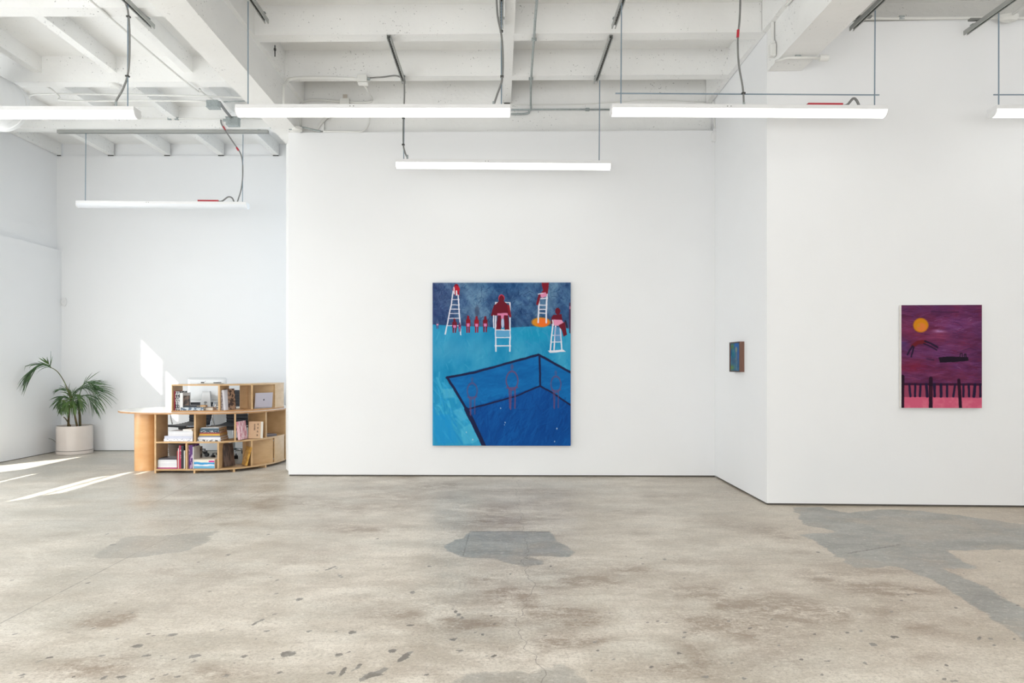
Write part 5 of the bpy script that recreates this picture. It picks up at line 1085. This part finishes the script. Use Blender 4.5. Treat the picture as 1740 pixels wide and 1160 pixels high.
frond([PP(122, 690), PP(122, 680, -.14), PP(123, 684, -.2), PP(125, 694, -.22)], 8, .24, LEAF2, start=.1, droop=.7, spread=.5, wid=.022, seed=22, side=(.9, .3, 0), down=.5)
frond([PP(124, 690), PP(130, 680, -.08), PP(135, 682, -.12), PP(137, 692, -.14)], 8, .22, LEAF, start=.1, droop=.7, spread=.6, wid=.022, seed=23, side=(.6, .6, 0), down=.3)
frond([PP(121, 690), PP(121, 676), PP(121, 668)], 6, .18, LEAF2, start=.2, droop=.15, spread=.9, wid=.02, seed=13, side=(1, 0, 0))

# ------------------------------------------------------------ light
LFL = 190; LFR = 245; LSD = 75; LST = 5; LSW = 112; LLS = 22; LUP = 13
wd = bpy.data.worlds.new('World'); bpy.context.scene.world = wd; wd.use_nodes = True
wd.node_tree.nodes['Background'].inputs['Color'].default_value = (.75, .87, 1, 1); wd.node_tree.nodes['Background'].inputs['Strength'].default_value = 1.5
sd = bpy.data.lights.new('sun', 'SUN'); so = bpy.data.objects.new('sun', sd); col.objects.link(so); sd.energy = 16; sd.angle = .009; sd.color = (1, .96, .88)
so.rotation_euler = Vector((.52, .85, -.52)).to_track_quat('-Z', 'Y').to_euler()
def area(name, loc, direc, sx, sy, e, c=(1, 1, 1)):
    l = bpy.data.lights.new(name, 'AREA'); l.shape = 'RECTANGLE'; l.size = sx; l.size_y = sy; l.energy = e; l.color = c
    o = bpy.data.objects.new(name, l); col.objects.link(o); o.location = loc; o.rotation_euler = Vector(direc).to_track_quat('-Z', 'Z').to_euler(); return o
area('street_window_daylight_left', (-4.2, YF+.1, 2.0), (0, 1, .5), 5, 3.6, LFL, (.97, .985, 1))
area('street_window_daylight_right', (1.5, YF+.1, 2.0), (0, 1, .5), 5.5, 3.6, LFR, (.97, .985, 1))
area('left_wall_fill', (XL+.06, 6.6, 1.9), (1, 0, 0), 3.2, 2.4, LSW, (.95, .98, 1))  # added fill light, brightens the far left and narrow side walls
for yy_ in (4.4, 2.4): area('left_bay_fill', (-5.2+1.2*(yy_ < 4), yy_, 3.62), (0, 0, -1), 2.4, .12, LLS, (1, .99, .96)); area('left_bay_fill_up', (-4.6, yy_, 3.72), (0, 0, 1), 2.0, .12, LUP*.6, (.97, .99, 1))  # lamps added out of view to brighten the left bay and its ceiling
area('side_window_daylight', (XL+.15, .5, 2.2), (1, .25, 0), 6.5, 3.2, LSD, (.95, .98, 1))
for xx in (-3.5, 0.5, 4.3):
    for yy_ in (3.6, 1.0, -1.6): area('gallery_strip_lamp', (xx, yy_, 3.62), (0, 0, -1), 2.4, .12, LST, (1, .99, .96)); area('ceiling_fill_up', (xx, yy_, 3.72), (0, 0, 1), 2.4, .12, LUP, (1, .995, .98))  # the upward lights are added, unseen, to lift the ceiling
cam = bpy.data.cameras.new('camera'); co = bpy.data.objects.new('camera', cam); col.objects.link(co); bpy.context.scene.camera = co
co.location = (0, 0, CAMZ); co.rotation_euler = (PI/2, 0, 0); cam.sensor_width = 36; cam.lens = 24.0; cam.shift_x = 23/1740; cam.shift_y = 41/1740; cam.clip_start = .05
vs = bpy.context.scene.view_settings; vs.view_transform = 'Standard'; vs.look = 'None'; vs.gamma = 1; vs.use_curve_mapping = False; vs.exposure = 0.15
